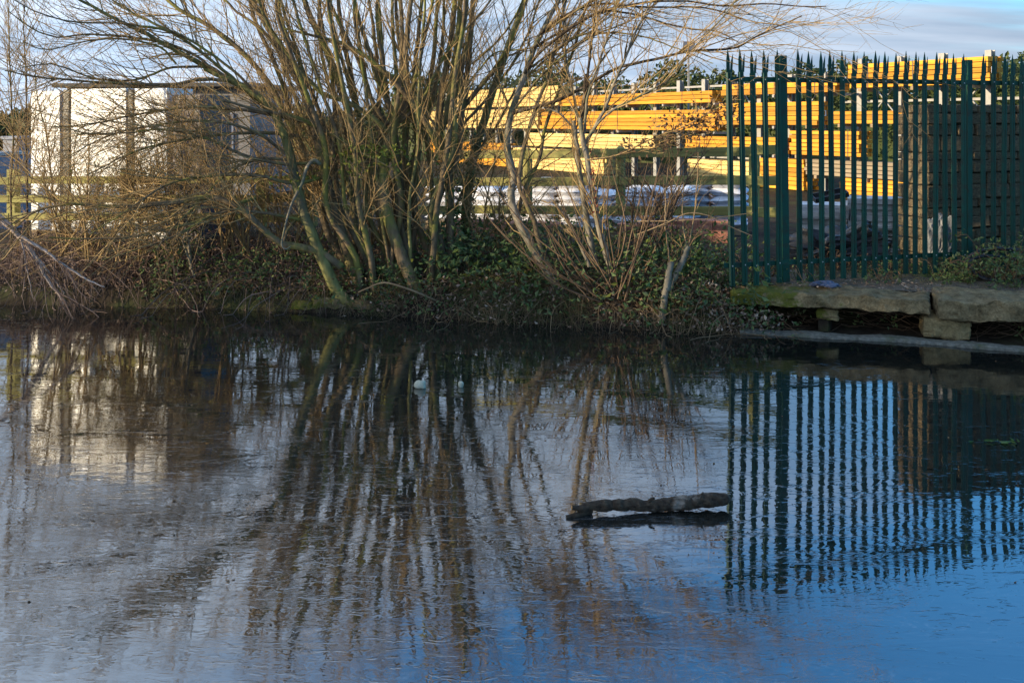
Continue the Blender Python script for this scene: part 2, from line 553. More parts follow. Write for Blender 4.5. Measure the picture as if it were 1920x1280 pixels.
def water_mat():
    m, ns, ls, b = mat('icy_water')
    g = N(ns, 'ShaderNodeTexCoord')

    def tex(scale, sx, sy, detail, rot=0.0, dist=0.0, rough=0.55):
        mp = N(ns, 'ShaderNodeMapping', {'Scale': (sx, sy, 1), 'Rotation': (0, 0, rot)})
        ls.new(g.outputs['Object'], mp.inputs[0])
        n = N(ns, 'ShaderNodeTexNoise', {'Scale': scale, 'Detail': detail, 'Roughness': rough, 'Distortion': dist})
        ls.new(mp.outputs[0], n.inputs[0])
        return n.outputs['Fac']

    def mth(op, a, bb):
        n = N(ns, 'ShaderNodeMath', operation=op)
        for i, v in enumerate((a, bb)):
            if isinstance(v, (int, float)): n.inputs[i].default_value = v
            else: ls.new(v, n.inputs[i])
        return n.outputs[0]

    def rng_(v, a, c, lo=0.0, hi=1.0):
        n = N(ns, 'ShaderNodeMapRange', {'From Min': a, 'From Max': c, 'To Min': lo, 'To Max': hi})
        ls.new(v, n.inputs[0])
        return n.outputs[0]
    swell = tex(1.0, 1.3, 2.8, 1, 0.05)
    ripple = tex(1.0, 6.0, 11.0, 2, -0.05, 0.5, 0.5)
    feather = tex(1.0, 6.0, 12.0, 2, 0.6, 2.2, 0.45)
    feather2 = tex(1.0, 6.5, 13.0, 2, -0.42, 2.4, 0.45)
    zone = tex(0.45, 1, 1.3, 4, 0.3, 0.8)
    zone2 = tex(0.7, 1, 2.0, 4, -0.2, 1.0)
    band = tex(1.0, 1.1, 5.0, 5, 0.06, 0.8, 0.6)
    zf = rng_(zone2, 0.45, 0.56)
    # thin ice to the left, smoother to the right
    sx = N(ns, 'ShaderNodeSeparateXYZ')
    ls.new(g.outputs['Object'], sx.inputs[0])
    left = rng_(sx.outputs[0], 2.2, -0.8)
    ice0 = rng_(mth('ADD', zone, mth('MULTIPLY', left, 0.20)), 0.46, 0.70)
    ice = mth('MULTIPLY', ice0, rng_(sx.outputs[1], 7.6, 5.0, 0.06, 1.0))
    fmix = N(ns, 'ShaderNodeMixRGB')
    ls.new(zf, fmix.inputs[0])
    ls.new(feather, fmix.inputs[1])
    ls.new(feather2, fmix.inputs[2])
    bandm = rng_(mth('ADD', band, mth('MULTIPLY', left, 0.06)), 0.47, 0.62)
    h = mth('MULTIPLY', swell, 0.0008)
    h = mth('ADD', h, mth('MULTIPLY', mth('MULTIPLY', ripple, mth('ADD', mth('MULTIPLY', bandm, 0.7), 0.42)), 0.00062))
    h = mth('ADD', h, mth('MULTIPLY', mth('MULTIPLY', fmix.outputs[0], mth('ADD', mth('MULTIPLY', ice, 0.95), 0.03)), 0.00034))
    fleck = rng_(tex(1.0, 7.0, 20.0, 2, 0.1, 1.2, 0.55), 0.60, 0.66)
    h = mth('ADD', h, mth('MULTIPLY', mth('MULTIPLY', fleck, mth('ADD', mth('MULTIPLY', bandm, 0.8), mth('ADD', mth('MULTIPLY', ice, 0.6), 0.22))), 0.00046))
    bp = N(ns, 'ShaderNodeBump', {'Strength': 1.0, 'Distance': 1.0})
    ls.new(h, bp.inputs['Height'])
    ls.new(bp.outputs[0], b.inputs['Normal'])
    cl = N(ns, 'ShaderNodeMixRGB', {1: (0.008, 0.010, 0.009, 1), 2: (0.024, 0.023, 0.021, 1)})
    ls.new(mth('MULTIPLY', ice, rng_(fmix.outputs[0], 0.35, 0.65)), cl.inputs[0])
    # hair-thin frost lines where the ice is thickest
    ridge = mth('ABSOLUTE', mth('SUBTRACT', tex(1.0, 2.6, 7.0, 4, 0.35, 1.6, 0.6), 0.5), 0.0)
    line = mth('MULTIPLY', rng_(ridge, 0.012, 0.0), mth('MULTIPLY', ice, 0.30))
    fr = N(ns, 'ShaderNodeMixRGB', {2: (0.42, 0.43, 0.46, 1)})
    ls.new(line, fr.inputs[0])
    ls.new(cl.outputs[0], fr.inputs[1])
    ls.new(fr.outputs[0], b.inputs['Base Color'])
    ls.new(mth('ADD', mth('MULTIPLY', ice, 0.015), 0.012), b.inputs['Roughness'])
    b.inputs['IOR'].default_value = 3.8
    b.inputs['Specular IOR Level'].default_value = 0.5
    return m


M_water = water_mat()

# ------------------------------------------------------------ the lie of the land
WX = np.array([-60, -30, -14, -5.86, -3.37, -1.8, -.62, .22, .76, 1.55, 2.22, 3.57, 4.67, 8, 14, 60], float)
WY = np.array([15, 14, 12.3, 11.4, 11.2, 10.83, 10.54, 10.32, 10.13, 9.95, 9.85, 9.52, 9.08, 8.2, 7.5, 5], float)
TB = np.array([-3, -.5, -.05, 0, .15, .6, 1.3, 2.4, 3.4, 4.6, 8, 3000], float)
ZB = np.array([-.8, -.5, -.12, -.01, .17, .30, .46, .58, .48, .30, .22, .2], float)
TQ = np.array([-3, -.5, -.05, 0, .25, .75, .85, 1.3, 2.4, 3.4, 4.6, 8, 3000], float)
ZQ = np.array([-.8, -.5, -.2, -.06, .0, .10, .36, .385, .42, .45, .33, .22, .2], float)


def wline(x):
    return np.interp(x, WX, WY)


def bump2(x, y):
    return (np.sin(x * 3.1 + 1.3 * np.sin(y * 2.3)) * np.cos(y * 2.7 + .7 * np.sin(x * 1.9)) * .035 +
            np.sin(x * 9.3 + y * 4.1) * np.sin(y * 8.7 - x * 3.3) * .014)


def gz(x, y):
    x = np.asarray(x, float)
    y = np.asarray(y, float)
    t = y - wline(x)
    w = np.clip((x - 2.0) / .45, 0, 1)
    w = w * w * (3 - 2 * w)
    zb = np.interp(t, TB, ZB) + bump2(x, y) * np.clip(t * 1.5, 0, 1) * np.clip((30 - t) / 10, 0, 1)
    zq = np.interp(t, TQ, ZQ) + bump2(x, y) * .25 * np.clip((t - .9) * 3, 0, 1) * np.clip((30 - t) / 10, 0, 1)
    return zb * (1 - w) + zq * w


def grid_mesh(name, xs, ts, m):
    X, T = np.meshgrid(xs, ts, indexing='ij')
    Y = wline(X) + T
    Z = gz(X, Y)
    V = np.stack([X, Y, Z], -1).reshape(-1, 3)
    nx, nt = len(xs), len(ts)
    i, j = np.meshgrid(np.arange(nx - 1), np.arange(nt - 1), indexing='ij')
    a = i * nt + j
    Q = np.stack([a, a + nt, a + nt + 1, a + 1], -1).reshape(-1, 4)
    return mesh_np(name, V, Q, m, True)


xs = np.concatenate([[-400, -120, -60, -40, -25, -18], np.linspace(-14, 12, 261), [14, 18, 25, 40, 60, 120, 400]])
ts = np.concatenate([[-3, -1, -.5, -.2], np.linspace(-.05, 3.4, 52), np.linspace(3.6, 8, 16), [10, 14, 20, 40, 100, 300, 900]])
tag(link('ground', grid_mesh('ground', xs, ts, M_soil)), 'dark earth canal bank rising to the yard behind it', kind='structure')
near = MB().raw([(-400, -300, .45), (400, -300, .45), (400, .9, .45), (-400, .9, .45), (-400, 1.25, -.6), (400, 1.25, -.6)], [[0, 1, 2, 3], [3, 2, 5, 4]])
tag(near.build('towpath', M_path), 'trodden earth towpath along the near side of the canal', kind='structure')
wv = MB().raw([(-400, 1.0, 0), (400, 1.0, 0), (400, 16, 0), (-400, 16, 0)], [[0, 1, 2, 3]])
tag(wv.build('water', M_water), 'dark canal water skinned with thin streaky ice', kind='structure')


def rough_box(name, poly, z0, z1, m, parent=None, jit=.012, cuts=(14, 4, 3), seed=1, **kw):
    """a stone whose plan is the quad poly (front-left, front-right, back-right, back-left), worn edges"""
    r = np.random.default_rng(seed)
    nx, ny, nz_ = cuts
    p = np.array(poly, float)
    V, ids = [], {}
    for i in range(nx + 1):
        for j in range(ny + 1):
            for k in range(nz_ + 1):
                if 0 < i < nx and 0 < j < ny and 0 < k < nz_: continue
                u, v, w = i / nx, j / ny, k / nz_
                q = (p[0] * (1 - u) + p[1] * u) * (1 - v) + (p[3] * (1 - u) + p[2] * u) * v
                e = (i in (0, nx)) + (j in (0, ny)) + (k in (0, nz_))
                c = p.mean(0)
                z = z0 + (z1 - z0) * w
                if e >= 2:
                    d = (c - q) / np.linalg.norm(c - q)
                    q = q + d * jit * (.6 if e == 2 else 1.0)
                    if k in (0, nz_): z += (1 if k == 0 else -1) * jit * .45
                ids[i, j, k] = len(V)
                V.append([q[0] + r.normal(0, jit * .08), q[1] + r.normal(0, jit * .12), z + r.normal(0, jit * .1)])
    Q = []
    for i in range(nx):
        for j in range(ny):
            for k in (0, nz_):
                f = [ids[i, j, k], ids[i + 1, j, k], ids[i + 1, j + 1, k], ids[i, j + 1, k]]
                Q.append(f if k else f[::-1])
    for i in range(nx):
        for k in range(nz_):
            for j in (0, ny):
                f = [ids[i, j, k], ids[i, j, k + 1], ids[i + 1, j, k + 1], ids[i + 1, j, k]]
                Q.append(f if j else f[::-1])
    for j in range(ny):
        for k in range(nz_):
            for i in (0, nx):
                f = [ids[i, j, k], ids[i, j + 1, k], ids[i, j + 1, k + 1], ids[i, j, k + 1]]
                Q.append(f if i else f[::-1])
    V = np.array(V)
    o0 = V.mean(0)
    o0[2] = z0
    for q in V:
        p_ = Vector(q) + Vector((seed * 7.3, 0, 0))
        n_ = mnoise.noise_vector(p_ * 2.2) * jit * 1.6 + mnoise.noise_vector(p_ * 7) * jit * 1.1 + mnoise.noise_vector(Vector((p_.x * 9, p_.y * 9, p_.z * 34))) * jit * 1.0 + mnoise.noise_vector(p_ * 33) * jit * .55
        q += np.array(n_)
    o = link(name, mesh_np(name, V - o0, np.array(Q), m, False), parent, loc=o0, **kw)
    o.data.shade_smooth()
    o.data.set_sharp_from_angle(angle=.7)
    return o


# the quay: a sill at the water line and two long coping stones hanging over a hollow
xsill = np.linspace(2.25, 9, 190)
sv, sq = [], []
for i, x in enumerate(xsill):
    y = wline(x)
    jz, jy = .006 * math.sin(x * 9) + rng.normal(0, .002), .015 * math.sin(x * 5.3) + rng.normal(0, .004)
    sv += [(x, y - .02 + jy, -.3), (x, y - .015 + jy, .018 + jz), (x, y + .01 + jy, .030 + jz), (x, y + .13 + jy * 1.5, .034 + jz), (x, y + .16, -.1)]
    if i:
        for k in range(4):
            a = (i - 1) * 5 + k
            sq.append([a, a + 5, a + 6, a + 1])
tag(MB().raw(sv, sq).build('canal_sill', M_concrete), 'low grey concrete sill at the water line under the coping stones', kind='structure')
quay = MB()
pv, pq = [], []
xq = np.linspace(2.3, 10, 60)
for i, x in enumerate(xq):
    y = wline(x)
    for t in (.62, .9, 1.3, 1.8):
        pv.append((x, y + t, .395 + .01 * t + rng.normal(0, .004)))
    if i:
        for k in range(3):
            a = (i - 1) * 4 + k
            pq.append([a, a + 4, a + 5, a + 1])
quay.raw(pv, pq)
quay_o = tag(quay.build('quay', M_path, smooth=True), 'worn earth and stone quay top in front of the green palisade', kind='structure')
c1 = rough_box('coping_stone', [(2.20, 10.02), (3.98, 9.46), (4.2, 10.1), (2.45, 10.65)], .262, .402, M_coping, quay_o, .016, (70, 16, 7), 3)
c2 = rough_box('coping_stone', [(4.025, 9.40), (6.2, 8.86), (6.45, 9.55), (4.24, 10.06)], .228, .428, M_coping, quay_o, .018, (70, 16, 8), 4)
c1['label'] = 'long coping stone with green moss on its left end'
c2['label'] = 'thicker coping stone at the right edge with a rounded left corner'
b1 = rough_box('stone_block', [(3.93, 9.54), (4.36, 9.43), (4.45, 9.8), (4.02, 9.9)], .03, .235, M_block, None, .018, (18, 10, 9), 5)
tag(b1, 'large mossy brown stone block propping the joint of the coping stones', 'stone block')
b2 = rough_box('stone_block', [(3.02, 9.84), (3.215, 9.78), (3.25, 9.9), (3.06, 9.96)], .145, .26, M_block, None, .014, (10, 6, 6), 6)
tag(b2, 'small pale stone wedged under the left coping stone', 'stone block')
b3 = rough_box('stone_block', [(3.02, 9.86), (3.12, 9.83), (3.2, 9.96), (3.08, 9.99)], .03, .147, M_soil, None, .012, (3, 3, 3), 8)
tag(b3, 'dark stone under the small pale stone beneath the left coping', 'stone block')
# worn stones of an old bank edge, left of the big tree's foot
for k, (xa, xb, ya, yb, dd, lab) in enumerate([
        (583, 655, 556, 578, 10.95, 'flat layered edge stone left of the big willow foot'),
        (655, 700, 568, 586, 10.85, 'rounded mossy edge stone right beside the big willow foot'),
        (540, 582, 566, 580, 11.0, 'small dark edge stone left of the flat layered one')]):
    A, B = P(xa, yb, dd), P(xb, yb, dd - .05)
    rr = rough_box('stone_block', [(A.x, A.y), (B.x, B.y), (B.x + .05, B.y + .35), (A.x + .05, A.y + .35)], max(A.z, -.03), P(xa, ya, dd).z, M_edgestone, None, .02, (12, 6, 6), 20 + k)
    tag(rr, lab, 'stone block', 'stones of the old canal edge')

# ------------------------------------------------------------ palisade fence
FA = Vector((412 / F * 10.08, 10.08, .44))
FB = Vector((861 / F * 11.0, 11.0, .44))
fdir = (FB - FA)
fdir.z = 0
fdir.normalize()
fang = math.atan2(fdir.y, fdir.x)


def fence_s(px):
    r = (px - 960) / F
    return (r * FA.y - FA.x) / (fdir.x - r * fdir.y)


pale_px = [1371.7, 1395.6, 1417, 1438, 1460, 1498.5, 1519.5, 1540, 1560, 1580, 1600, 1619, 1639, 1658.5, 1677, 1697, 1714.5, 1733, 1752, 1771, 1788.6, 1806,
           1841.6, 1861, 1879.5, 1898, 1916, 1934, 1952, 1970, 1988, 2006]
palisade = empty('palisade_fence', FA, fang)
tag(palisade, 'dark green steel palisade fence with split spiked tops on the quay', 'fence')


def pale_mesh():
    # W section, 66 mm wide, with a split and splayed top
    mb = MB()
    w, t, dep = .033, .004, .016
    prof = [(-w, dep), (-w * .62, 0), (-w * .25, 0), (0, dep * .55), (w * .25, 0), (w * .62, 0), (w, dep)]
    hs = [0, 2.16]
    for (sgn) in (1,):
        V = []
        for z in hs:
            V += [(x, y, z) for x, y in prof]
        for z in hs:
            V += [(x, y + t, z) for x, y in prof]
        n = len(prof)
        Q = []
        for i in range(n - 1):
            Q.append([i, i + 1, n + i + 1, n + i])
            Q.append([2 * n + i, 3 * n + i, 3 * n + i + 1, 2 * n + i + 1])
        Q += [[0, n, 3 * n, 2 * n], [n - 1, 2 * n + n - 1, 3 * n + n - 1, n + n - 1]]
        Q += [[i, 2 * n + i, 2 * n + i + 1, i + 1] for i in range(n - 1)]
        mb.raw(V, Q)
    # left, centre and right tongues
    def tongue(x0, x1, top, lean, y1):
        z0, z1 = 2.16, 2.16 + top
        xm = (x0 + x1) / 2
        V = [(x0, 0.004, z0), (x1, 0.004, z0), (x1 + lean * .35, y1 * .4, z0 + top * .55), (x0 + lean * .35, y1 * .4, z0 + top * .55), (xm + lean, y1, z1)]
        V += [(x, y + .005, z) for x, y, z in V]
        Q = [[0, 1, 2, 3], [6, 5, 8, 7], [1, 6, 7, 2], [0, 3, 8, 5], [0, 5, 6, 1]]
        T = [[3, 2, 4], [7, 8, 9]]
        mb.raw(V, Q, T)
        mb.raw([V[2], V[7], V[9], V[4]], [[0, 1, 2, 3]])
        mb.raw([V[3], V[4], V[9], V[8]], [[0, 1, 2, 3]])
    tongue(-.033, .006, .235, -.014, -.02)
    tongue(.008, .033, .19, .036, .03)
    return mb.mesh('pale', M_green)


pm = pale_mesh()
nutm = MB()
a8 = np.arange(6) * PI / 3
nutm.raw([(.008 * math.cos(a), 0, .008 * math.sin(a)) for a in a8] + [(.006 * math.cos(a), -.009, .006 * math.sin(a)) for a in a8] + [(0, -.010, 0)],
         [[i, (i + 1) % 6, 6 + (i + 1) % 6, 6 + i] for i in range(6)], [[6 + i, 6 + (i + 1) % 6, 12] for i in range(6)])
nm = nutm.mesh('bolt', M_galv)
for i, px in enumerate(pale_px):
    s = fence_s(px)
    lean = -.018 * max(0, min(1, (1640 - px) / 270))
    o = link('pale', pm, palisade, loc=(s, -.03, random.uniform(-.012, .012) + .006 * s), rot=(random.uniform(-.005, .005), lean + random.uniform(-.006, .006), random.uniform(-.06, .06)))
    for zz in (.205, 2.09):
        link('bolt', nm, o, loc=(0, -.001 + .008, zz - .006 * s))
for (px0, px1) in ((1356, 1482), (1482, 1826), (1826, 2200)):
    s0, s1 = fence_s(px0), fence_s(px1)
    for zz in (.205, 2.09):
        r = MB()
        L = s1 - s0 - .02
        r.box((L / 2, 0, 0), (L, .006, .05)).box((L / 2, .02, -.022), (L, .034, .006))
        r.build('rail', M_green, palisade, loc=(s0 + .01, .0 + .006, zz))
for px, top in ((1476, 2.335), (1821, 2.335)):
    s = fence_s(px)
    p = MB()
    pw = .082 if px < 1500 else .062
    p.box((0, -.040, top / 2), (pw, .007, top)).box((0, .053, top / 2), (pw, .007, top)).box((0, .0065, top / 2), (.006, .0855, top))
    p.box((0, .006, top + .003), (pw, .1, .006))
    p.build('post', M_green, palisade, loc=(s, .055, 0), rot=(0, -.016 if px < 1500 else 0, 0))
    for zz in (.205, 2.09):
        c = MB().box((0, 0, 0), (.13, .008, .05))
        c.build('cleat', M_green, palisade, loc=(s, .0085 - .005, zz + .004))

# ------------------------------------------------------------ stone wall behind the palisade
WR = Vector((778 / F * 11.55, 11.55, .40))
wa = math.radians(17.8)
wall = empty('stone_wall', WR, wa)
tag(wall, 'old dark stone wall with a sunlit left end behind the green palisade', 'wall')
variants = []
for v in range(8):
    r = np.random.default_rng(100 + v)
    b = MB()
    n1, n2 = 3, 2
    rr = rough_box
    pts = []
    base = np.array([[x, y, z] for x in (-.5, .5) for y in (-.5, .5) for z in (-.5, .5)])
    # a chamfered, uneven block: 8 corners each cut into 3
    V, T, Q = [], [], []
    c = .07
    for q in base:
        for ax in range(3):
            w = q.copy()
            for k in range(3):
                if k != ax: w[k] -= np.sign(w[k]) * c
            V.append(w + r.normal(0, .018, 3))
    from itertools import product
    idx = {tuple(np.sign(q).astype(int)): i for i, q in enumerate(base)}
    for ax in range(3):
        o1, o2 = [k for k in range(3) if k != ax]
        for sg in (-1, 1):
            f = []
            for (a, bb) in ((-1, -1), (1, -1), (1, 1), (-1, 1)):
                key = [0, 0, 0]
                key[ax], key[o1], key[o2] = sg, a, bb
                f.append(idx[tuple(key)] * 3 + ax)
            flip = (sg > 0) != (ax != 1)
            Q.append(f[::-1] if flip else f)
    for ax in range(3):
        o1, o2 = [k for k in range(3) if k != ax]
        for a, bb in product((-1, 1), (-1, 1)):
            k0, k1 = [0, 0, 0], [0, 0, 0]
            k0[ax], k1[ax] = -1, 1
            for kk in (k0, k1): kk[o1], kk[o2] = a, bb
            Q.append([idx[tuple(k0)] * 3 + o1, idx[tuple(k1)] * 3 + o1, idx[tuple(k1)] * 3 + o2, idx[tuple(k0)] * 3 + o2])
    for i in range(8): T.append([i * 3, i * 3 + 1, i * 3 + 2])
    b.raw(V, Q, T)
    variants.append(b.mesh('stone', M_wallstone))
core = MB().box((2.6, .235, .92), (5.1, .40, 1.80))
core.build('mortar', noise_mat('mortar', (0.02, 0.017, 0.014), (0.07, 0.058, 0.045), 14, 0.95, .5), wall)
rw = random.Random(5)
z = 0.0
row = 0
while z < 1.86:
    h = min(rw.uniform(.09, .2), 1.9 - z)
    if h < .06: break
    # front face
    x = -.02 - (row % 2) * .0
    while x < 2.9:
        L = rw.uniform(.16, .38)
        link('stone', rw.choice(variants), wall, loc=(x + L / 2, .06, z + h / 2), rot=(rw.uniform(-.06, .06), rw.uniform(-.05, .05), rw.uniform(-.06, .06)), scale=(L - .005, .15 + rw.uniform(0, .06), h - .002 + rw.uniform(-.014, .006)))
        x += L
    # left end
    y = .14
    while y < .46:
        L = rw.uniform(.15, .3)
        if y + L > .40: L = .49 - y
        link('stone', rw.choice(variants), wall, loc=(.05, y + L / 2, z + h / 2), rot=(rw.uniform(-.02, .02), rw.uniform(-.03, .03), rw.uniform(-.03, .03)), scale=(.15, L - .012, h - .012))
        y += L
    z += h
    row += 1

# ------------------------------------------------------------ post and rail fences
def rail_fence(name, label, pts, posts, rails, rail_h, post_w, post_h, extra=.0, round_top=False):
    """pts: two plan points; posts: distances along; rails: heights above the first point's z"""
    A, B = Vector(pts[0]), Vector(pts[1])
    d = B - A
    L = Vector((d.x, d.y, 0)).length
    slope = math.atan2(d.z, L)
    root = empty(name, A, math.atan2(d.y, d.x))
    tag(root, label, 'fence')
    for s in posts:
        zb = -.35 + s * math.tan(slope)
        m = MB()
        if round_top:
            n = 10
            aa = np.arange(n) * 2 * PI / n
            V = []
            for (zz, k) in ((zb, 1), (post_h + s * math.tan(slope) - .06, 1), (post_h + s * math.tan(slope) - .02, .8), (post_h + s * math.tan(slope), .4)):
                V += [(post_w * .5 * k * math.cos(a), post_w * .5 * k * math.sin(a), zz) for a in aa]
            Q = [[r * n + i, r * n + (i + 1) % n, (r + 1) * n + (i + 1) % n, (r + 1) * n + i] for r in range(3) for i in range(n)]
            T = [[3 * n, 3 * n + i, 3 * n + i + 1] for i in range(1, n - 1)]
            m.raw(V, Q, T)
        else:
            m.box((0, 0, (zb + post_h + s * math.tan(slope)) / 2), (post_w, post_w, post_h + s * math.tan(slope) - zb))
        m.build('post', M_rail, root, loc=(s, post_w / 2 + .02, 0), bevel=0 if round_top else .008)
    joints = [0] + [p for p in posts if 0.3 < p < L - .3] + [L]
    for zr in rails:
        for a, b in zip(joints[:-1], joints[1:]):
            ln = (b - a - .006) / math.cos(slope)
            m = MB().box((ln / 2, 0, 0), (ln, .034, rail_h))
            m.build('rail', M_rail, root, loc=(a + .003, random.uniform(-.004, .004), zr + a * math.tan(slope) + random.uniform(-.012, .012)), rot=(0, -slope + random.uniform(-.006, .006), 0), bevel=.005)
    return root


RA, RB = P(560, 345, 14.6), P(1470, 338, 11.95)
u = Vector((RB.x - RA.x, RB.y - RA.y, 0))
Lr = u.length


def along(A, B, px):
    r = (px - 960) / F
    u = (B - A)
    u.z = 0
    u.normalize()
    return (r * A.y - A.x) / (u.x - r * u.y)


rail_fence('rail_fence', 'green tinged post and rail fence with three rails between willow and palisade', (RA, RB),
           [.05, along(RA, RB, 690), along(RA, RB, 838), along(RA, RB, 985), along(RA, RB, 1160), along(RA, RB, 1412)], (.37, 0, -.375), .115, .13, .45, round_top=True)
LA, LB = P(-160, 374, 12.95), P(585, 372, 12.15)
rail_fence('rail_fence', 'sunlit pale post and rail fence behind the branches on the left', (LA, LB),
           [.05, along(LA, LB, 18), along(LA, LB, 232), along(LA, LB, 487), along(LA, LB, 580)], (.235, 0, -.235), .095, .12, .38)

# ------------------------------------------------------------ timber yard: rack and packs
U = Vector((.495, -.869, 0))
R0 = Vector((5.95, 30.0, 0))
Rang = math.atan2(U.y, U.x)
GY = .22


def rs(px):
    r = (px - 960) / F
    return (30 * r - 5.95) / (.495 + .869 * r)


rack = empty('storage_rack', (R0.x, R0.y, GY), Rang)
tag(rack, 'long pale steel cantilever rack carrying the timber packs in the yard', 'rack')
BK = .62           # packs are .5 deep; uprights behind them
for k in range(-16, 12):
    s = k * 1.22 + .3
    top = 3.42 if s < 4.6 else 3.72
    m = MB()
    hh = top - GY
    m.box((0, -.07, hh / 2), (.16, .012, hh)).box((0, .07, hh / 2), (.16, .012, hh)).box((0, 0, hh / 2), (.014, .128, hh))
    m.build('upright', M_rack, rack, loc=(s, BK, 0))
    if k % 2 == 0:
        for zz in ((2.62, 1.76, 1.08) if s < 1.5 else (2.80, 1.94, 1.14) if s < 5.2 else (2.88, 1.98, 1.14)):
            MB().box((0, -.36, 0), (.07, .58, .07)).build('arm', M_rack, rack, loc=(s, BK - .06, zz - GY))
for (sa, sb, zz) in ((-18, 4.5, 3.2), (4.5, 13, 2.62), (-18, 13, 1.0)):
    n = int((sb - sa) / 1.22)
    MB().box(((sb - sa) / 2, 0, 0), (sb - sa, .05, .06)).build('tie_beam', M_rack, rack, loc=(sa, BK + .12, zz - GY))
for k in range(-16, 12, 1):
    s = k * 1.22 + .3
    if k % 2: continue
    MB().beam((s + .1, BK + .13, 1.9), (s + 1.1, BK + .13, 2.95), .03, .03).build('brace', M_rack, rack)
    MB().beam((s + 1.1, BK + .17, 1.9), (s + .1, BK + .17, 2.95), .03, .03).build('brace', M_rack, rack)


def timber_pack(px0, px1, z0, z1, rows, cols, m, label, off=0.0, sheet=False, width=.5, bands=True, s01=None):
    s0, s1 = s01 or (rs(px0), rs(px1))
    L = s1 - s0
    base = R0 + U * s0
    root = empty('timber_pack', (base.x, base.y, z0), Rang)
    tag(root, label, 'timber pack', 'packs of sawn timber in the yard')
    hh, ww = (z1 - z0) / rows, width / cols
    me = MB().box((0, 0, 0), (L, ww - .008, hh - .018)).mesh('plank', m)
    for f in (.1, .5, .9):
        MB().box((0, width / 2, -.045), (.09, width + .06, .085)).build('bearer', M_pallet, root, loc=(L * f, off, 0))
    for i in range(rows):
        for j in range(cols):
            dx = random.uniform(-.06, .06)
            link('plank', me, root, loc=(L / 2 + dx, off + ww * (j + .5) + random.uniform(-.003, .003), hh * (i + .5)), rot=(0, 0, random.uniform(-.0015, .0015)))
    if bands:
        for f in (.16, .5, .84):
            b = MB().box((0, -.004, (z1 - z0) / 2), (.02, .003, z1 - z0)).box((0, width / 2, z1 - z0 + .003), (.02, width, .003))
            b.build('strap', M_grey_wrap, root, loc=(L * f, off, 0))
    if sheet:
        MB().box((0, 0, 0), (.003, .16, .14)).build('label_sheet', M_white, root, loc=(L + .036, off + .16, (z1 - z0) * .5))
    return root


T, TP, TG = M_timber, M_timber_pale, M_timber_grey
timber_pack(1590, 1852, 2.94, 3.55, 5, 5, T, 'topmost orange timber pack high above the right part of the palisade', sheet=True)
timber_pack(1352, 1566, 2.86, 3.19, 2, 4, T, 'thin orange timber pack just left of and below the topmost pack')
timber_pack(1050, 1333, 2.67, 3.04, 3, 4, T, 'orange pack on the upper arm under the floodlight', sheet=False)
timber_pack(850, 1046, 2.70, 3.46, 5, 5, TP, 'tall pale pack seen between the upper willow stems')
timber_pack(1347, 1535, 2.00, 2.64, 5, 5, T, 'deep orange pack on the middle arm behind the left palisade pales', sheet=True)
timber_pack(1560, 1720, 2.04, 2.37, 3, 4, T, 'shallow orange pack on the middle arm left of the stone wall')
timber_pack(1015, 1342, 1.82, 2.47, 5, 5, T, 'deep orange pack on the middle arm behind the pollard stems', sheet=True)
timber_pack(800, 1008, 1.82, 2.60, 5, 5, TP, 'pale pack on the middle arm behind the ivy clad stem')
timber_pack(985, 1226, 1.14, 1.66, 4, 5, TP, 'pale yellow pack on the lower arm left of the brown leafy branch')
timber_pack(1285, 1474, 1.20, 1.66, 4, 5, T, 'orange pack on the lower arm right of the brown leafy branch', sheet=True)
timber_pack(1565, 1612, 1.20, 1.86, 6, 5, T, 'short square ended orange pack on the lower arm between pales', s01=(rs(1482), rs(1612)))
timber_pack(1508, 1760, .68, 1.10, 4, 5, TG, 'weathered brown grey pack below the lower arm behind the pales')
timber_pack(1572, 1760, GY + .02, .66, 4, 5, T, 'orange ground level pack under the weathered pack', off=.06)
timber_pack(1425, 1507, GY + .02, 1.08, 7, 5, T, 'stubby orange pack standing on the yard behind the left palisade post', off=.02)
timber_pack(1290, 1420, GY + .02, .95, 5, 5, TP, 'pale yellow ground level pack behind the round fence posts')
timber_pack(960, 1130, GY + .02, 1.06, 6, 5, TP, 'pale ground level pack low behind the leaning tree', off=.03)
timber_pack(800, 950, GY + .02, 1.2, 6, 5, T, 'orange ground level pack behind the two upright willow stems', off=.03)

# floodlight
fl = empty('floodlight', P(1291, 230, 33.5))
fl.location.z = GY
tag(fl, 'square floodlight on a thin steel pole above the timber rack', 'floodlight')
zt = P(1291, 96, 33.5).z - GY
MB().box((0, 0, zt / 2), (.06, .06, zt)).build('pole', M_rack, fl)
MB().box((0, -.06, zt + .17), (.40, .10, .30), M=Matrix.Rotation(.35, 3, 'X')).box((0, .05, zt + .16), (.26, .12, .2), M=Matrix.Rotation(.35, 3, 'X')).build('lamp_head', M_bin, fl, bevel=.01)
MB().box((0, -.02, zt + .01), (.3, .03, .03)).box((-.15, -.03, zt + .08), (.015, .03, .16)).box((.15, -.03, zt + .08), (.015, .03, .16)).build('bracket', M_rack, fl)

# ------------------------------------------------------------ goods in the yard
pal_b = None


def pallet(root, w, d):
    m = MB()
    for k in range(5): m.box((-w / 2 + .05 + k * (w - .1) / 4, 0, .125), (.09, d, .02))
    for k in range(3): m.box((0, -d / 2 + .05 + k * (d - .1) / 2, .06), (w, .09, .108))
    m.build('pallet', M_pallet, root)


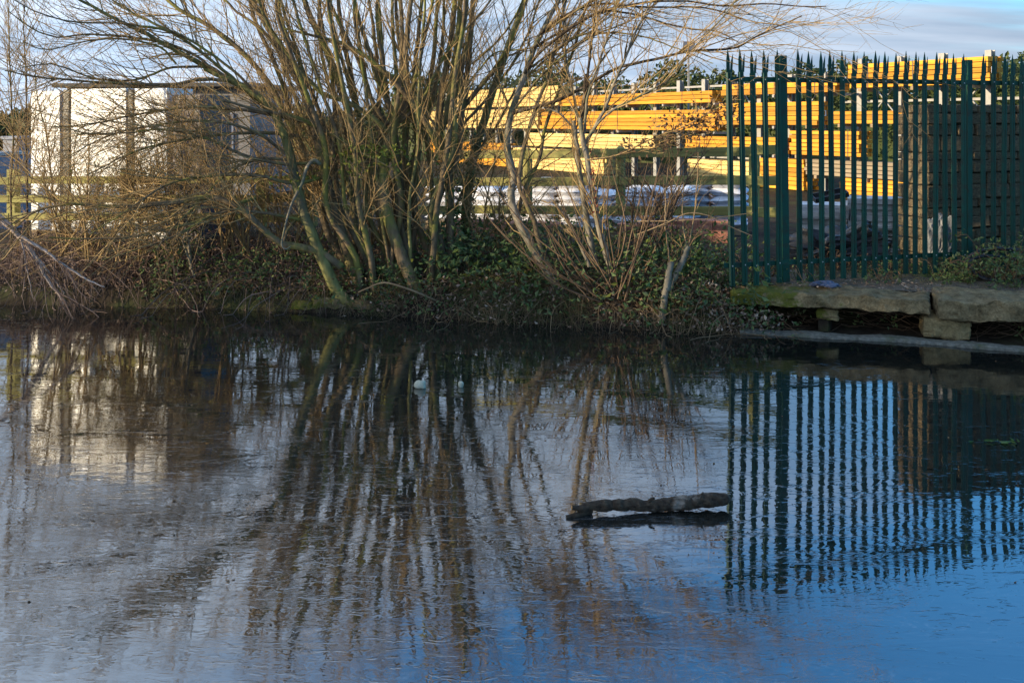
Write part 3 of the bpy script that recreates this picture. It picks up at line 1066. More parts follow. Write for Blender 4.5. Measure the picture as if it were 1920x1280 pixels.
def sack_mesh(w, d, h, m, seed):
    r = np.random.default_rng(seed)
    n = 6
    V, Q = [], []
    for side in (0, 1):
        for i in range(n + 1):
            for j in range(n + 1):
                a, b = i / n * 2 - 1, j / n * 2 - 1
                e = (1 - a ** 4) * (1 - b ** 4)
                V.append((a * w / 2 * (1 - .04 * b * b), b * d / 2 * (1 - .04 * a * a), (1 if side else -1) * h / 2 * e ** .45 + r.normal(0, .004)))
    m1 = (n + 1) ** 2
    for side in (0, 1):
        for i in range(n):
            for j in range(n):
                a = side * m1 + i * (n + 1) + j
                f = [a, a + n + 1, a + n + 2, a + 1]
                Q.append(f if side else f[::-1])
    return mesh_np('sack', np.array(V), np.array(Q), m, True)


sk = [sack_mesh(.62, .44, .15, M_sack, i) for i in range(3)]
sp_list = [(870, 17.6, 5, 'sack pallet seen between the two upright willow stems'), (955, 17.2, 5, 'sack pallet behind the leaning pale stem'),
           (1052, 16.8, 6, 'tall sack pallet behind the shoots left of the twin stems'), (1158, 16.4, 5, 'sack pallet behind the round top fence post'),
           (1240, 16.2, 5, 'sack pallet with a sagging top right of the round post'), (1335, 16.8, 6, 'sack pallet nearest the palisade end')]
for k, (px, d, rows, lab) in enumerate(sp_list):
    b = P(px, 400, d)
    g = empty('sack_pallet', (b.x, b.y, float(gz(b.x, b.y)) - .02), -.35 + .1 * random.random())
    tag(g, 'white plastic ' + lab, 'sack pallet', 'pallets of white sacks in the yard')
    pallet(g, 1.1, .92)
    for rwi in range(rows):
        for ix in range(2):
            for iy in range(2):
                link('sack', sk[(rwi + ix + iy) % 3], g, loc=((ix - .5) * .56 + random.uniform(-.03, .03), (iy - .5) * .46, .20 + rwi * .128 + random.uniform(-.01, .01)), rot=(random.uniform(-.06, .06), random.uniform(-.06, .06), random.uniform(-.1, .1)))
bm_ = MB().box((0, 0, 0), (.215, .1025, .065)).mesh('brick', M_brick)
for k, (px, d, rows, lab) in enumerate([(905, 15.6, 4, 'between ivy stem and leaning tree'), (1000, 15.4, 4, 'behind the leaning pale stem'), (1215, 15.0, 4, 'right of the round top fence post'), (1310, 14.9, 5, 'nearest the palisade')]):
    b = P(px, 400, d)
    g = empty('brick_stack', (b.x, b.y, float(gz(b.x, b.y)) - .01), -.3)
    tag(g, 'low stack of pinkish red bricks ' + lab, 'brick stack', 'low stacks of red bricks in the yard')
    for rwi in range(rows):
        for ix in range(4):
            for iy in range(3):
                link('brick', bm_, g, loc=((ix - 1.5) * .222 + random.uniform(-.004, .004), (iy - 1) * .11, .034 + rwi * .068), rot=(0, 0, random.uniform(-.02, .02)))

# white wrapped stacks on the left, in one sunlit row
A_, B_ = P(58, 300, 13.55), P(415, 300, 12.4)
wu = Vector((B_.x - A_.x, B_.y - A_.y, 0)).normalized()
wang = math.atan2(wu.y, wu.x)


def wrapped_stack(px0, px1, ytop, m, label, dep, band=True):
    s0, s1 = along(A_, B_, px0), along(A_, B_, px1)
    base = A_ + wu * s0
    d_ = base.y
    zt = H - (ytop - HY) / F * d_
    zb = float(gz(base.x, base.y)) - .05
    g = empty('wrapped_stack', (base.x, base.y, zb), wang)
    tag(g, label, 'wrapped stack', 'shrink wrapped stacks behind the left fence')
    w, h = s1 - s0, zt - zb
    r = np.random.default_rng(int(px0))
    nl = 7
    hh = (h - .14) / nl
    for i in range(nl):
        zz = .14 + hh * i
        c = MB()
        dx = r.uniform(-.004, .004)
        c.box((w / 2 + dx, dep / 2, zz + hh / 2), (w, dep, hh - .0025))
        c.build('carton', m, g, bevel=.006)
    pm_ = MB()
    for k in range(3): pm_.box((.06 + k * (w - .12) / 2, dep / 2, .06), (.09, dep, .12))
    pm_.box((w / 2, dep / 2, .13), (w, dep, .018))
    pm_.build('pallet', M_pallet, g)
    return g


wrapped_stack(58, 112, 171, M_white, 'leftmost narrow white wrapped stack in full sun', .45)
wrapped_stack(133, 236, 167, M_white, 'wide white wrapped stack second from the left', .6)
wrapped_stack(252, 313, 166, M_white, 'narrow white wrapped stack right of the wide one', .5)
wrapped_stack(118, 129, 168, M_grey_wrap, 'thin dark filler standing in for the shaded gap between the first two white stacks', .3)  # dark sliver put where only a shaded gap lies
wrapped_stack(240, 249, 168, M_grey_wrap, 'thin dark filler standing in for the shaded gap right of the wide white stack', .3)  # dark strip in place of shade beside the wide stack
wrapped_stack(324, 376, 178, M_shade_wrap, 'wrapped stack at the right of the row, shade put into its dull purple grey colour', .6)

# flat roofed shed behind them
sh = empty('flat_roofed_shed', (-11.1, 24.5, .2), -.12)
tag(sh, 'long low shed with a thin dark flat roof behind the white stacks', 'shed')
M_shed = noise_mat('shed_wall', (0.16, 0.15, 0.15), (0.22, 0.21, 0.21), 3, .7, .1)
MB().box((2.45, 1.6, 1.36), (4.7, 3.0, 2.72)).build('wall', M_shed, sh)
MB().box((2.45, 1.5, 2.78), (5.1, 3.5, .10)).build('roof', M_grey_wrap, sh, bevel=.01)
for x in (.9, 2.4, 3.9):
    f = MB().box((0, 0, 0), (1.0, .06, .9)).build('window', M_bin, sh, loc=(x, .08, 1.65))
    MB().box((0, -.032, 0), (.88, .012, .78)).build('pane', M_grey_wrap, f)

# grey bins at the far left
for k, (px0, px1, yt, dd, lab) in enumerate([(-30, 27, 292, 16.2, 'blue grey lidded bin at the far left edge'), (29, 62, 262, 17.4, 'taller grey bin beside the first white stack')]):
    a, b = P(px0, yt, dd), P(px1, yt, dd)
    zb = float(gz(a.x, a.y)) - .02
    g = empty('storage_bin', ((a.x + b.x) / 2, dd, zb), -.25)
    tag(g, lab, 'bin')
    w, h = b.x - a.x, a.z - zb
    MB().raw([(-w * .46, -.3, .08), (w * .46, -.3, .08), (w * .46, .3, .08), (-w * .46, .3, .08), (-w / 2, -.34, h), (w / 2, -.34, h), (w / 2, .34, h), (-w / 2, .34, h)],
             [[3, 2, 1, 0], [0, 1, 5, 4], [1, 2, 6, 5], [2, 3, 7, 6], [3, 0, 4, 7], [4, 5, 6, 7]]).build('body', M_bin, g, bevel=.015)
    MB().box((0, 0, h + .035), (w + .05, .74, .06)).box((0, -.36, h + .02), (w * .7, .04, .04)).build('lid', M_galv if k == 0 else M_bin, g, bevel=.015)
    for sx in (-1, 1):
        wm = MB()
        aa = np.arange(12) * PI / 6
        wm.raw([(.0, .08 * math.cos(a), .08 + .08 * math.sin(a)) for a in aa] + [(.05, .08 * math.cos(a), .08 + .08 * math.sin(a)) for a in aa],
               [[i, (i + 1) % 12, 12 + (i + 1) % 12, 12 + i] for i in range(12)], [[0, i + 1, i] for i in range(1, 11)] + [[12, 12 + i, 13 + i] for i in range(1, 11)])
        wm.build('wheel', M_rubber, g, loc=(sx * w * .38 - .025, .27, 0))

# rubbish behind and at the foot of the palisade
def blob_mesh(name, w, d, h, m, seed, amp=.25, n=44):
    """a crumpled sack or sheet: a low dome pushed in and out by sharp folds"""
    V, Q = [], []
    nr = 22
    for i in range(nr + 1):
        a = i / nr * PI * .5
        for j in range(n):
            t = j / n * 2 * PI
            x, y, z = math.cos(a) ** .6 * math.cos(t), math.cos(a) ** .6 * math.sin(t), math.sin(a) ** .9
            p_ = Vector((x * 1.3 + seed * 3.7, y * 1.3, z * 1.3))
            n1 = mnoise.noise(p_ * 1.1)
            n2 = 1 - abs(mnoise.noise(p_ * 2.3)) * 2
            n3 = 1 - abs(mnoise.noise(p_ * 5.1)) * 2
            k = 1 + amp * (n1 * 1.5 + n2 * .45 - .3 + n3 * .2)
            V.append((w / 2 * x * k, d / 2 * y * k, max(0, h * z * (1 + amp * (n1 * 1.6 + n2 * .3 - .2 + n3 * .12)))))
    for i in range(nr):
        for j in range(n):
            Q.append([i * n + j, i * n + (j + 1) % n, (i + 1) * n + (j + 1) % n, (i + 1) * n + j])
    return mesh_np(name, np.array(V), np.array(Q), m, False)


def lump(name, px0, px1, ytop, ybase, d, m, label, cat, seed, dep=.3, amp=.25, rot=0.0, group=None):
    a, b = P(px0, ybase, d), P(px1, ybase, d)
    h = P(px0, ytop, d).z - a.z
    o = link(name, blob_mesh(name, b.x - a.x, dep, h, m, seed, amp), None, loc=((a.x + b.x) / 2, d, a.z - .01), rot=(0, rot, 0))
    return tag(o, label, cat, group)


M_bag = noise_mat('grey_bag', (0.11, 0.115, 0.12), (0.22, 0.225, 0.245), 9, 0.5, .5, bdist=.03)
M_blue = noise_mat('blue_litter', (0.05, 0.06, 0.10), (0.12, 0.14, 0.21), 9, 0.35, .4, bdist=.02)
lump('rubble_bag', 1738, 1788, 415, 472, 11.28, M_bag, 'crumpled pale grey sack between the palisade and the stone wall', 'sack', 31, .16, .45)
lump('plastic_sheet', 1490, 1640, 432, 474, 12.1, M_grey_wrap, 'crumpled black plastic sheet behind the palisade', 'plastic sheet', 32, .5, .6)
M_board = noise_mat('grey_board', (0.36, 0.36, 0.38), (0.60, 0.59, 0.58), 7, 0.8, .3, (0.5, 1, 2), c3=(0.24, 0.22, 0.20), scale3=2.5, objrand=0.3)
for k, (px0, px1, d, rows, lab) in enumerate([(1585, 1700, 13.4, 11, 'pile of pale grey boards against the left end of the stone wall'), (1495, 1582, 13.5, 8, 'shorter pile of pale grey boards under the tilted tray')]):
    a, b = P(px0, 400, d), P(px1, 400, d)
    zb = float(gz((a.x + b.x) / 2, d)) - .02
    g = empty('board_pile', (a.x, d, zb), -.32)
    tag(g, lab, 'board pile')
    w = (b.x - a.x) / .95
    z_ = 0.0
    rb = random.Random(60 + k)
    while z_ < (H - (378 + 8 * k - HY) / F * d) - zb:
        h_ = rb.choice((.022, .03, .045, .075))
        ww_ = w * rb.uniform(.8, 1.03)
        MB().box((ww_ / 2, .3, h_ / 2), (ww_, .6, h_ - .004)).build('board', M_board, g, loc=(rb.uniform(-.03, .08), rb.uniform(-.04, .04), z_), rot=(0, 0, rb.uniform(-.06, .06)))
        z_ += h_
lump('plastic_bag', 1522, 1574, 526, 534, 10.22, M_blue, 'flattened blue grey plastic bag at the palisade foot', 'plastic bag', 35, .16, .4)
a, b = P(1530, 378, 13.0), P(1595, 364, 12.9)
tr = empty('tray', a)
# a shallow tray, wider than deep
tr.location.z -= .02
tag(tr, 'dark open tray lying tilted on the shorter board pile behind the palisade', 'tray')
tw = (b - a).length
trm = MB()
trm.box((tw / 2, .1, 0), (tw, .2, .012)).box((tw / 2, 0, .03), (tw, .012, .06)).box((tw / 2, .2, .03), (tw, .012, .06)).box((0.006, .1, .03), (.012, .188, .06)).box((tw - .006, .1, .03), (.012, .188, .06))
trm.build('shell', M_grey_wrap, tr, rot=(.25, -.2, 0))
# hoses
hz = [P(1920, 528, 10.55), P(1850, 522, 10.6), P(1812, 500, 10.7), P(1822, 478, 10.8), P(1862, 466, 10.85), P(1915, 470, 10.9), P(1960, 480, 10.9)]
hp = catmull(hz, 40)
V, Q = tubes(hp[None], np.full((1, 40), .022), 8)
tag(link('hose', mesh_np('hose', V, Q, M_rubber, True)), 'thick black hose looping round the bramble at the right edge', 'hose')
hp2 = catmull([P(1930, 520, 10.5), P(1880, 528, 10.45), P(1835, 518, 10.5), P(1818, 492, 10.62), P(1850, 480, 10.7), P(1930, 490, 10.75)], 40)
V, Q = tubes(hp2[None], np.full((1, 40), .018), 8)
tag(link('hose', mesh_np('hose', V, Q, M_rubber, True)), 'lower black hose lying on the quay at the right edge', 'hose')

# ------------------------------------------------------------ trees
def stems(defs):
    """defs: (pixel polyline, depth at foot, depth at tip, r0 px, r1 px) -> pts (M,24,3), rad"""
    out, rad = [], []
    for pl, d0, d1, r0, r1, *_ in defs:
        n = len(pl)
        pts = [P(x, y, d0 + (d1 - d0) * i / (n - 1)) for i, (x, y) in enumerate(pl)]
        c = catmull(pts, 28, .006)
        out.append(c)
        rad.append(.74 * (np.linspace(1, 0, 28) ** .8 * (r0 - r1) / F * d0 + r1 / F * d1))
    return np.array(out), np.array(rad)


def build_tree(name, label, foot, limbs, sec, ter, qua, barkm, twigm=None, up=.25, main_part='stem', bud=True, cat='tree', sl=(.9, .3), trop2=(0, 0, .3), group=None, wt=None):
    f = P(*foot)
    root = empty(name, f)
    tag(root, label, cat, group)
    pts, rad = stems(limbs)
    for k in range(len(pts)):
        V, Q = tubes(pts[k:k + 1], rad[k:k + 1], 9 if limbs[k][3] > 5 else 6)
        m_ = limbs[k][5] if len(limbs[k]) > 5 else barkm
        link(main_part, mesh_np(main_part, V - np.array(f), Q, m_, True), root) if True else None
    TV = []
    if sec:
        st, di, r, L = spawn(pts, rad, sec, .18, .98, (18, 55), .55, up, wt)
        r = np.clip(r, .003, .0075)
        p2, r2 = grow(st, di, rng.uniform(.5, 1.0, sec) * np.clip(L * .45, .4, 1.7), r, 9, .10, trop2, .3)
        TV.append(tubes(p2, r2, 4))
        if ter:
            st, di, r, L = spawn(p2, r2, ter, .15, 1.0, (22, 60), .6, up * .8)
            r = np.clip(r, .0021, .0036)
            p3, r3 = grow(st, di, rng.uniform(.35, 1.0, ter) * np.clip(L * .55, .2, .8), r, 7, .10, trop2, .35)
            TV.append(tubes(p3, r3, 3))
            if qua:
                st, di, r, L = spawn(p3, r3, qua, .15, 1.0, (25, 60), .7, up * .6)
                r = np.clip(r, .0016, .0022)
                p4, r4 = grow(st, di, rng.uniform(.3, 1.0, qua) * np.clip(L * .5, .06, .3), r, 4, .12, trop2, .4)
                TV.append(tubes(p4, r4, 3))
    if TV:
        mb = MB()
        for V, Q in TV: mb.raw(V - np.array(f), Q)
        o = mb.build('twigs', twigm or M_twig, root, smooth=True)
        o['kind'] = 'stuff'
    return root, pts, rad


G = M_bark_green
D0 = 11.15
main = [
    # (pixels, depth foot, depth tip, radius px foot, radius px tip[, bark])
    ([(690, 588), (640, 555), (606, 490), (578, 420), (562, 365), (548, 300), (530, 240), (500, 190), (440, 152), (385, 126)], 10.95, 11.0, 16, 7, G),
    ([(385, 126), (330, 95), (270, 62), (200, 28), (130, -10)], 11.0, 10.4, 7, 3, G),
    ([(440, 152), (380, 150), (320, 160), (240, 158), (150, 152), (60, 143), (10, 132)], 11.0, 10.2, 5, 1.5),
    ([(705, 575), (668, 520), (645, 450), (622, 370), (602, 300), (585, 220), (560, 150), (520, 80), (478, 10), (460, -60)], 11.2, 11.4, 15, 5),
    ([(700, 560), (640, 480), (610, 420), (590, 340), (560, 260), (520, 180), (470, 110), (400, 50), (330, 10), (280, -40)], 11.3, 11.8, 10, 4),
    ([(765, 575), (742, 510), (725, 440), (712, 370), (690, 300), (662, 240), (642, 180), (610, 95), (575, 20), (555, -60)], 11.15, 11.6, 17, 5),
    ([(800, 580), (775, 530), (748, 470), (726, 405), (716, 350), (720, 300), (735, 250), (745, 215)], 11.0, 11.2, 17, 12),
    ([(728, 575), (724, 520), (722, 450), (720, 380), (700, 320), (680, 260), (668, 190), (655, 120), (640, 40), (632, -60)], 11.35, 11.9, 11, 4),
    ([(790, 570), (780, 480), (765, 400), (770, 320), (790, 250), (800, 180), (815, 90), (822, -60)], 11.5, 11.8, 9, 4),
    ([(745, 570), (735, 480), (752, 400), (748, 310), (738, 235)], 11.4, 11.4, 10, 9),
    # fan from the pollard head
    ([(742, 220), (712, 160), (690, 90), (668, 20), (655, -60)], 11.2, 11.0, 7, 3.5),
    ([(738, 225), (720, 170), (716, 100), (712, 30), (705, -60)], 11.3, 11.6, 6, 3.5, G),
    ([(748, 225), (760, 190), (764, 150), (762, 90), (770, 20), (778, -60)], 11.2, 10.9, 9, 4),
    ([(748, 225), (745, 160), (738, 90), (735, 20), (738, -60)], 11.3, 11.9, 6, 3, G),
    ([(735, 240), (700, 200), (670, 120), (640, 60), (610, -10), (600, -60)], 11.3, 11.2, 6, 3),
    ([(752, 225), (775, 160), (795, 80), (812, 0), (822, -60)], 11.2, 10.6, 6, 3),
    ([(730, 250), (690, 215), (650, 190), (600, 170), (540, 100), (500, 40), (470, -50)], 11.2, 10.8, 7, 3, G),
    ([(748, 230), (790, 190), (815, 140), (850, 80), (905, 20), (940, -30)], 11.2, 10.8, 5, 2),
    ([(690, 300), (640, 262), (590, 235), (540, 215), (480, 205), (420, 190)], 11.3, 10.6, 6, 3),
    # left-sweeping boughs
    ([(585, 230), (520, 218), (450, 206), (370, 200), (280, 210), (180, 232), (100, 240)], 11.2, 10.2, 5, 1.2),
    ([(560, 255), (500, 248), (430, 250), (340, 262), (250, 285), (160, 330)], 11.2, 10.3, 5, 1.2),
    ([(602, 305), (540, 308), (470, 296), (390, 262), (320, 245), (240, 250), (140, 250)], 11.1, 10.2, 5, 1.2),
    ([(610, 330), (550, 345), (480, 330), (400, 330), (320, 345), (240, 395), (170, 440)], 11.1, 10.3, 5, 1.2),
    ([(640, 500), (605, 475), (565, 463), (530, 460), (490, 430), (455, 395), (400, 372), (330, 380), (240, 388), (120, 384), (50, 405), (15, 425)], 11.0, 10.5, 10, 2, M_bark),
    ([(530, 460), (540, 430), (570, 400), (590, 380), (640, 370)], 11.0, 11.2, 4, 2),
    ([(480, 370), (440, 385), (370, 415), (300, 432), (230, 445), (150, 447), (90, 445)], 11.0, 10.4, 5, 1.2),
    ([(575, 415), (520, 405), (455, 395), (400, 402), (330, 440), (250, 470), (190, 490)], 11.0, 10.4, 4, 1.2),
    ([(548, 300), (480, 300), (420, 330), (370, 380), (320, 430), (290, 470)], 11.0, 10.5, 4, 1.2),
    ([(520, 225), (460, 170), (390, 110), (320, 60), (240, 20), (180, -20)], 11.1, 10.8, 5, 2, G),
    ([(500, 195), (420, 120), (340, 70), (250, 50), (150, 45), (80, 30), (30, 5)], 11.0, 10.2, 4, 1.2),
    ([(430, 150), (340, 90), (250, 70), (160, 65), (100, 70), (50, 50), (10, 20)], 11.0, 10.2, 4, 1.2),
    ([(560, 160), (500, 70), (440, 20), (380, -40)], 11.4, 11.6, 5, 2),
    ([(600, 290), (560, 200), (530, 120), (505, 50), (480, -40)], 11.4, 11.9, 6, 3),
    ([(622, 360), (590, 270), (575, 180), (560, 100), (530, 20), (515, -50)], 11.5, 12.1, 6, 3, G),
    ([(660, 290), (640, 220), (615, 150), (600, 70), (596, -50)], 11.5, 12.0, 6, 3),
    ([(690, 320), (720, 240), (780, 200), (830, 260), (850, 300)], 11.3, 11.1, 5, 2),
    ([(548, 300), (500, 260), (440, 235), (370, 228), (290, 235), (210, 255), (120, 300)], 11.0, 10.3, 4, 1.2),
    ([(385, 126), (320, 128), (250, 150), (180, 148), (100, 120), (40, 125)], 11.0, 10.3, 3.5, 1.2),
    ([(330, 120), (300, 90), (230, 75), (160, 80), (90, 95), (40, 80)], 10.8, 10.2, 3, 1),
]
rs_ = random.Random(77)
for k in range(20):
    xb = rs_.uniform(668, 812)
    xt = 690 + (xb - 740) * 2.2 + rs_.uniform(-95, 95)
    yb = 583 - abs(xb - 740) * .06
    ph = rs_.uniform(-14, 14)
    dd = rs_.uniform(-.35, .45)
    main.append(([(xb, yb), (xb + (xt - xb) * .12 + ph, 490), (xb + (xt - xb) * .3 - ph, 390), (xb + (xt - xb) * .5 + ph, 280), (xb + (xt - xb) * .72, 150), (xt, 20), (xt + rs_.uniform(-20, 20), -60)],
                 11.2 + dd * .3, 11.2 + dd * 2, rs_.uniform(5, 10), rs_.uniform(2.2, 4), rs_.choice((M_bark, G, M_bark))))
tree_a, ptsA, radA = build_tree('willow_tree', 'big bare many stemmed willow at the water edge left of centre', (730, 588, 11.15), main, 760, 4700, 6500, M_bark, up=.12, trop2=(-.15, 0, .25), wt=[2.4 if l[0][-1][0] < 330 else 1.0 if l[0][-1][0] < 520 else .4 for l in main])

limb_b = [
    ([(838, 525), (842, 470), (843, 400), (842, 340), (832, 300), (815, 265), (795, 228), (760, 180), (722, 140), (690, 110), (640, 80), (580, 65), (520, 50)], 11.3, 10.9, 12, 2),
    ([(843, 345), (852, 300), (862, 240), (870, 170), (878, 90), (884, 20), (888, -60)], 11.3, 11.4, 9, 5),
    ([(832, 300), (822, 240), (826, 180), (838, 110), (848, 40), (852, -60)], 11.4, 11.6, 11, 5),
    ([(822, 250), (838, 215), (846, 150), (856, 80), (862, 0), (866, -60)], 11.4, 11.3, 9, 5, G),
    ([(846, 230), (880, 185), (910, 150), (940, 110), (965, 60), (985, 0), (1000, -50)], 11.4, 11.0, 7, 4),
    ([(862, 240), (900, 200), (930, 160), (960, 120), (990, 60), (1010, 0), (1020, -40)], 11.3, 11.6, 4, 2),
    ([(868, 535), (876, 470), (872, 400), (878, 330), (892, 270), (908, 220), (925, 160), (950, 90), (968, 40), (1000, -50)], 11.7, 12.2, 14, 6, G),
    ([(808, 520), (806, 450), (812, 380), (808, 310), (800, 240), (815, 170), (830, 90), (838, -60)], 11.7, 12.1, 7, 3),
    ([(850, 400), (880, 330), (905, 270), (935, 230), (960, 180), (1000, 130), (1060, 80), (1120, 40), (1180, -20)], 11.6, 11.2, 4, 1.5),
    ([(885, 120), (930, 80), (960, 40), (1000, -40)], 11.4, 11.1, 3, 1.5),
    ([(870, 170), (900, 130), (930, 100), (1000, 90), (1080, 70), (1150, 50)], 11.3, 10.8, 2.5, 1),
]
tree_b, ptsB, radB = build_tree('willow_tree', 'grey willow with ivy clad stem right of the big many stemmed one', (845, 525, 11.4), limb_b, 170, 900, 1300, M_bark, up=.15, trop2=(.2, 0, .2))

limb_c = [
    ([(1085, 578), (1050, 545), (1020, 500), (992, 455), (968, 405), (957, 366), (964, 330), (950, 280), (957, 215), (984, 138), (1013, 64), (1047, 0), (1060, -40)], 10.6, 11.2, 12, 5, M_bark_pale),
    ([(1040, 520), (1012, 460), (1003, 421), (985, 380), (972, 340), (985, 270), (1003, 208), (1032, 126), (1061, 0), (1070, -40)], 10.7, 11.0, 7, 3),
    ([(968, 405), (985, 350), (1010, 300), (1020, 240), (1045, 170), (1075, 90), (1100, 0)], 10.9, 11.2, 5, 3),
    ([(957, 215), (985, 205), (1040, 190), (1100, 160), (1160, 128), (1250, 108), (1290, 97), (1370, 92), (1400, 80), (1440, 58), (1480, 42), (1505, 30)], 11.0, 9.9, 5, 1.4, M_bark_dark),
    ([(984, 138), (1010, 100), (1060, 60), (1120, 25), (1190, 8), (1270, 2), (1360, 13), (1440, 9), (1510, 14), (1552, 13)], 11.0, 10.0, 4, 1.1, M_bark_dark),
    ([(1013, 64), (1060, 30), (1120, 10), (1200, 15), (1260, 16), (1330, 17), (1385, 36), (1440, 48), (1475, 50)], 11.0, 10.0, 3.5, 1.1, M_bark_dark),
    ([(1000, 90), (1070, 50), (1130, 22), (1190, 28), (1240, 42), (1300, 55), (1345, 58), (1390, 80)], 11.0, 10.1, 3.5, 1.1, M_bark_dark),
    ([(1020, 60), (1080, 20), (1140, -20)], 11.0, 10.6, 4, 2),
    ([(990, 130), (1080, 70), (1130, 62), (1190, 66), (1240, 80), (1290, 100), (1340, 120)], 11.0, 10.3, 3, 1),
    ([(957, 215), (1000, 160), (1050, 110), (1110, 70), (1180, 40), (1240, 0), (1270, -30)], 11.0, 10.5, 3, 1.2),
]
tree_c, ptsC, radC = build_tree('willow_tree', 'pale leaning willow whose long boughs reach over the palisade', (1085, 580, 10.6), limb_c, 140, 700, 1300, M_bark, up=.1, trop2=(.35, 0, .1))

limb_d = [
    ([(1150, 520), (1128, 440), (1114, 370), (1106, 320), (1096, 270), (1088, 222)], 10.55, 10.7, 9, 6, M_bark_pale),
    ([(1118, 500), (1104, 430), (1094, 360), (1086, 310), (1080, 260), (1076, 225)], 10.7, 10.8, 9, 5, M_bark_pale),
    ([(1105, 500), (1085, 455), (1062, 410), (1045, 380)], 10.5, 10.6, 5, 2),
    ([(1096, 270), (1120, 230), (1135, 200), (1150, 160), (1180, 90), (1215, 20), (1240, -30)], 10.7, 10.3, 5, 1.5),
    ([(1090, 230), (1098, 180), (1104, 120), (1112, 50), (1118, -40)], 10.7, 10.7, 4, 1.6, M_bark_dark),
    ([(1085, 230), (1075, 180), (1062, 110), (1058, 30), (1060, -40)], 10.8, 11.0, 4, 1.6),
    ([(1096, 250), (1102, 180), (1128, 100), (1150, 20), (1160, -40)], 10.7, 10.4, 4, 1.6),
    ([(1092, 225), (1098, 165), (1100, 140)], 10.7, 10.7, 6, 4, M_bark_dark),
    ([(1100, 260), (1140, 215), (1200, 180), (1250, 150), (1300, 90), (1350, 40), (1390, -10)], 10.6, 10.1, 3, 1.2),
    ([(1080, 245), (1050, 215), (1020, 200), (990, 180)], 10.8, 10.9, 3, 1.2),
]
tree_d, ptsD, radD = build_tree('pollard_tree', 'twin stemmed pale pollard with a fan of thin shoots right of centre', (1130, 520, 10.6), limb_d, 150, 700, 900, M_bark_pale, up=.35, trop2=(0, 0, .5))
# reddish bark rags
for q in ((1110, 330), (1112, 350), (1116, 372), (1108, 300)):
    c = P(q[0] + 3, q[1], 10.5)
mb = MB()
cc_ = np.array([list(P(1113 + random.uniform(-5, 6), random.uniform(285, 400), 10.52)) for _ in range(60)])
V, Tt = leaves_np(cc_, rng.uniform(.02, .05, 60), 1.2)
f_ = P(1130, 520, 10.6)
o = link('red_ivy', mesh_np('red_ivy', V - np.array(f_), Tt, M_red_leaf), tree_d)
o['kind'] = 'stuff'

# stump with two prongs
limb_e = [([(1240, 600), (1246, 560), (1254, 520), (1258, 492)], 10.05, 10.1, 9, 8, M_bark_pale),
          ([(1252, 545), (1268, 510), (1280, 480), (1287, 462)], 10.1, 10.2, 8, 7, M_bark_pale),
          ([(1287, 464), (1282, 420), (1280, 360), (1281, 330)], 10.2, 10.2, 2, 1, M_straw),
          ([(1256, 494), (1248, 440), (1246, 370), (1252, 315)], 10.1, 10.2, 2, 1, M_straw),
          ([(1290, 464), (1300, 410), (1306, 340), (1310, 285)], 10.2, 10.2, 2, 1, M_straw)]
stump, ptsE, radE = build_tree('cut_stump', 'pale forked stump cut short with thin straight shoots near the palisade', (1244, 600, 10.05), limb_e, 8, 20, 0, M_bark_pale, cat='tree stump')
for pts, rad, k in ((ptsE, radE, 0), (ptsE, radE, 1)):
    c, t, r = pts[k, -1], unit(pts[k, -1] - pts[k, -2]), rad[k, -1] * 1.02
    uu = unit(np.cross(t, [0, 1, 0]))
    vv = np.cross(t, uu)
    V = [c + t * .003] + [c + r * (math.cos(a) * uu + math.sin(a) * vv) for a in np.arange(10) * PI / 5]
    link('cut_face', mesh_np('cut_face', np.array(V) - np.array(P(1244, 600, 10.05)), np.array([[0, 1 + i, 1 + (i + 1) % 10] for i in range(10)]), M_straw), stump)

# saplings on the left
for k, (pl, d0, lab, br) in enumerate([
        ([(22, 470), (20, 360), (24, 250), (18, 140), (14, 40), (10, -40)], 11.9, 'thin bare sapling nearest the left edge', M_bark),
        ([(50, 480), (52, 380), (50, 260), (50, 150), (46, 60), (48, -40)], 12.1, 'straight bare sapling in front of the first white stack', M_bark_dark),
        ([(120, 470), (105, 400), (95, 320), (88, 250), (70, 180), (66, 110)], 12.0, 'short bare sapling leaning left over the white stack', M_bark),
        ([(358, 505), (352, 440), (346, 390), (342, 330), (334, 270), (322, 200)], 11.6, 'slender pale sapling in front of the purple grey stack', M_bark_pale),
        ([(365, 520), (340, 450), (310, 400), (270, 340), (240, 300)], 11.5, 'crooked bare sapling leaning left from the slender pale one', M_bark_pale),
        ([(232, 460), (233, 400), (228, 350), (236, 300)], 12.0, 'short pale sapling below the wide white stack', M_bark_pale)]):
    build_tree('sapling', lab, (pl[0][0], pl[0][1], d0), [(pl, d0, d0 + .2, 4.5 if k in (3,) else 3, 1.0, br)], 34, 150, 300, br, up=.2, group='thin saplings on the left bank')

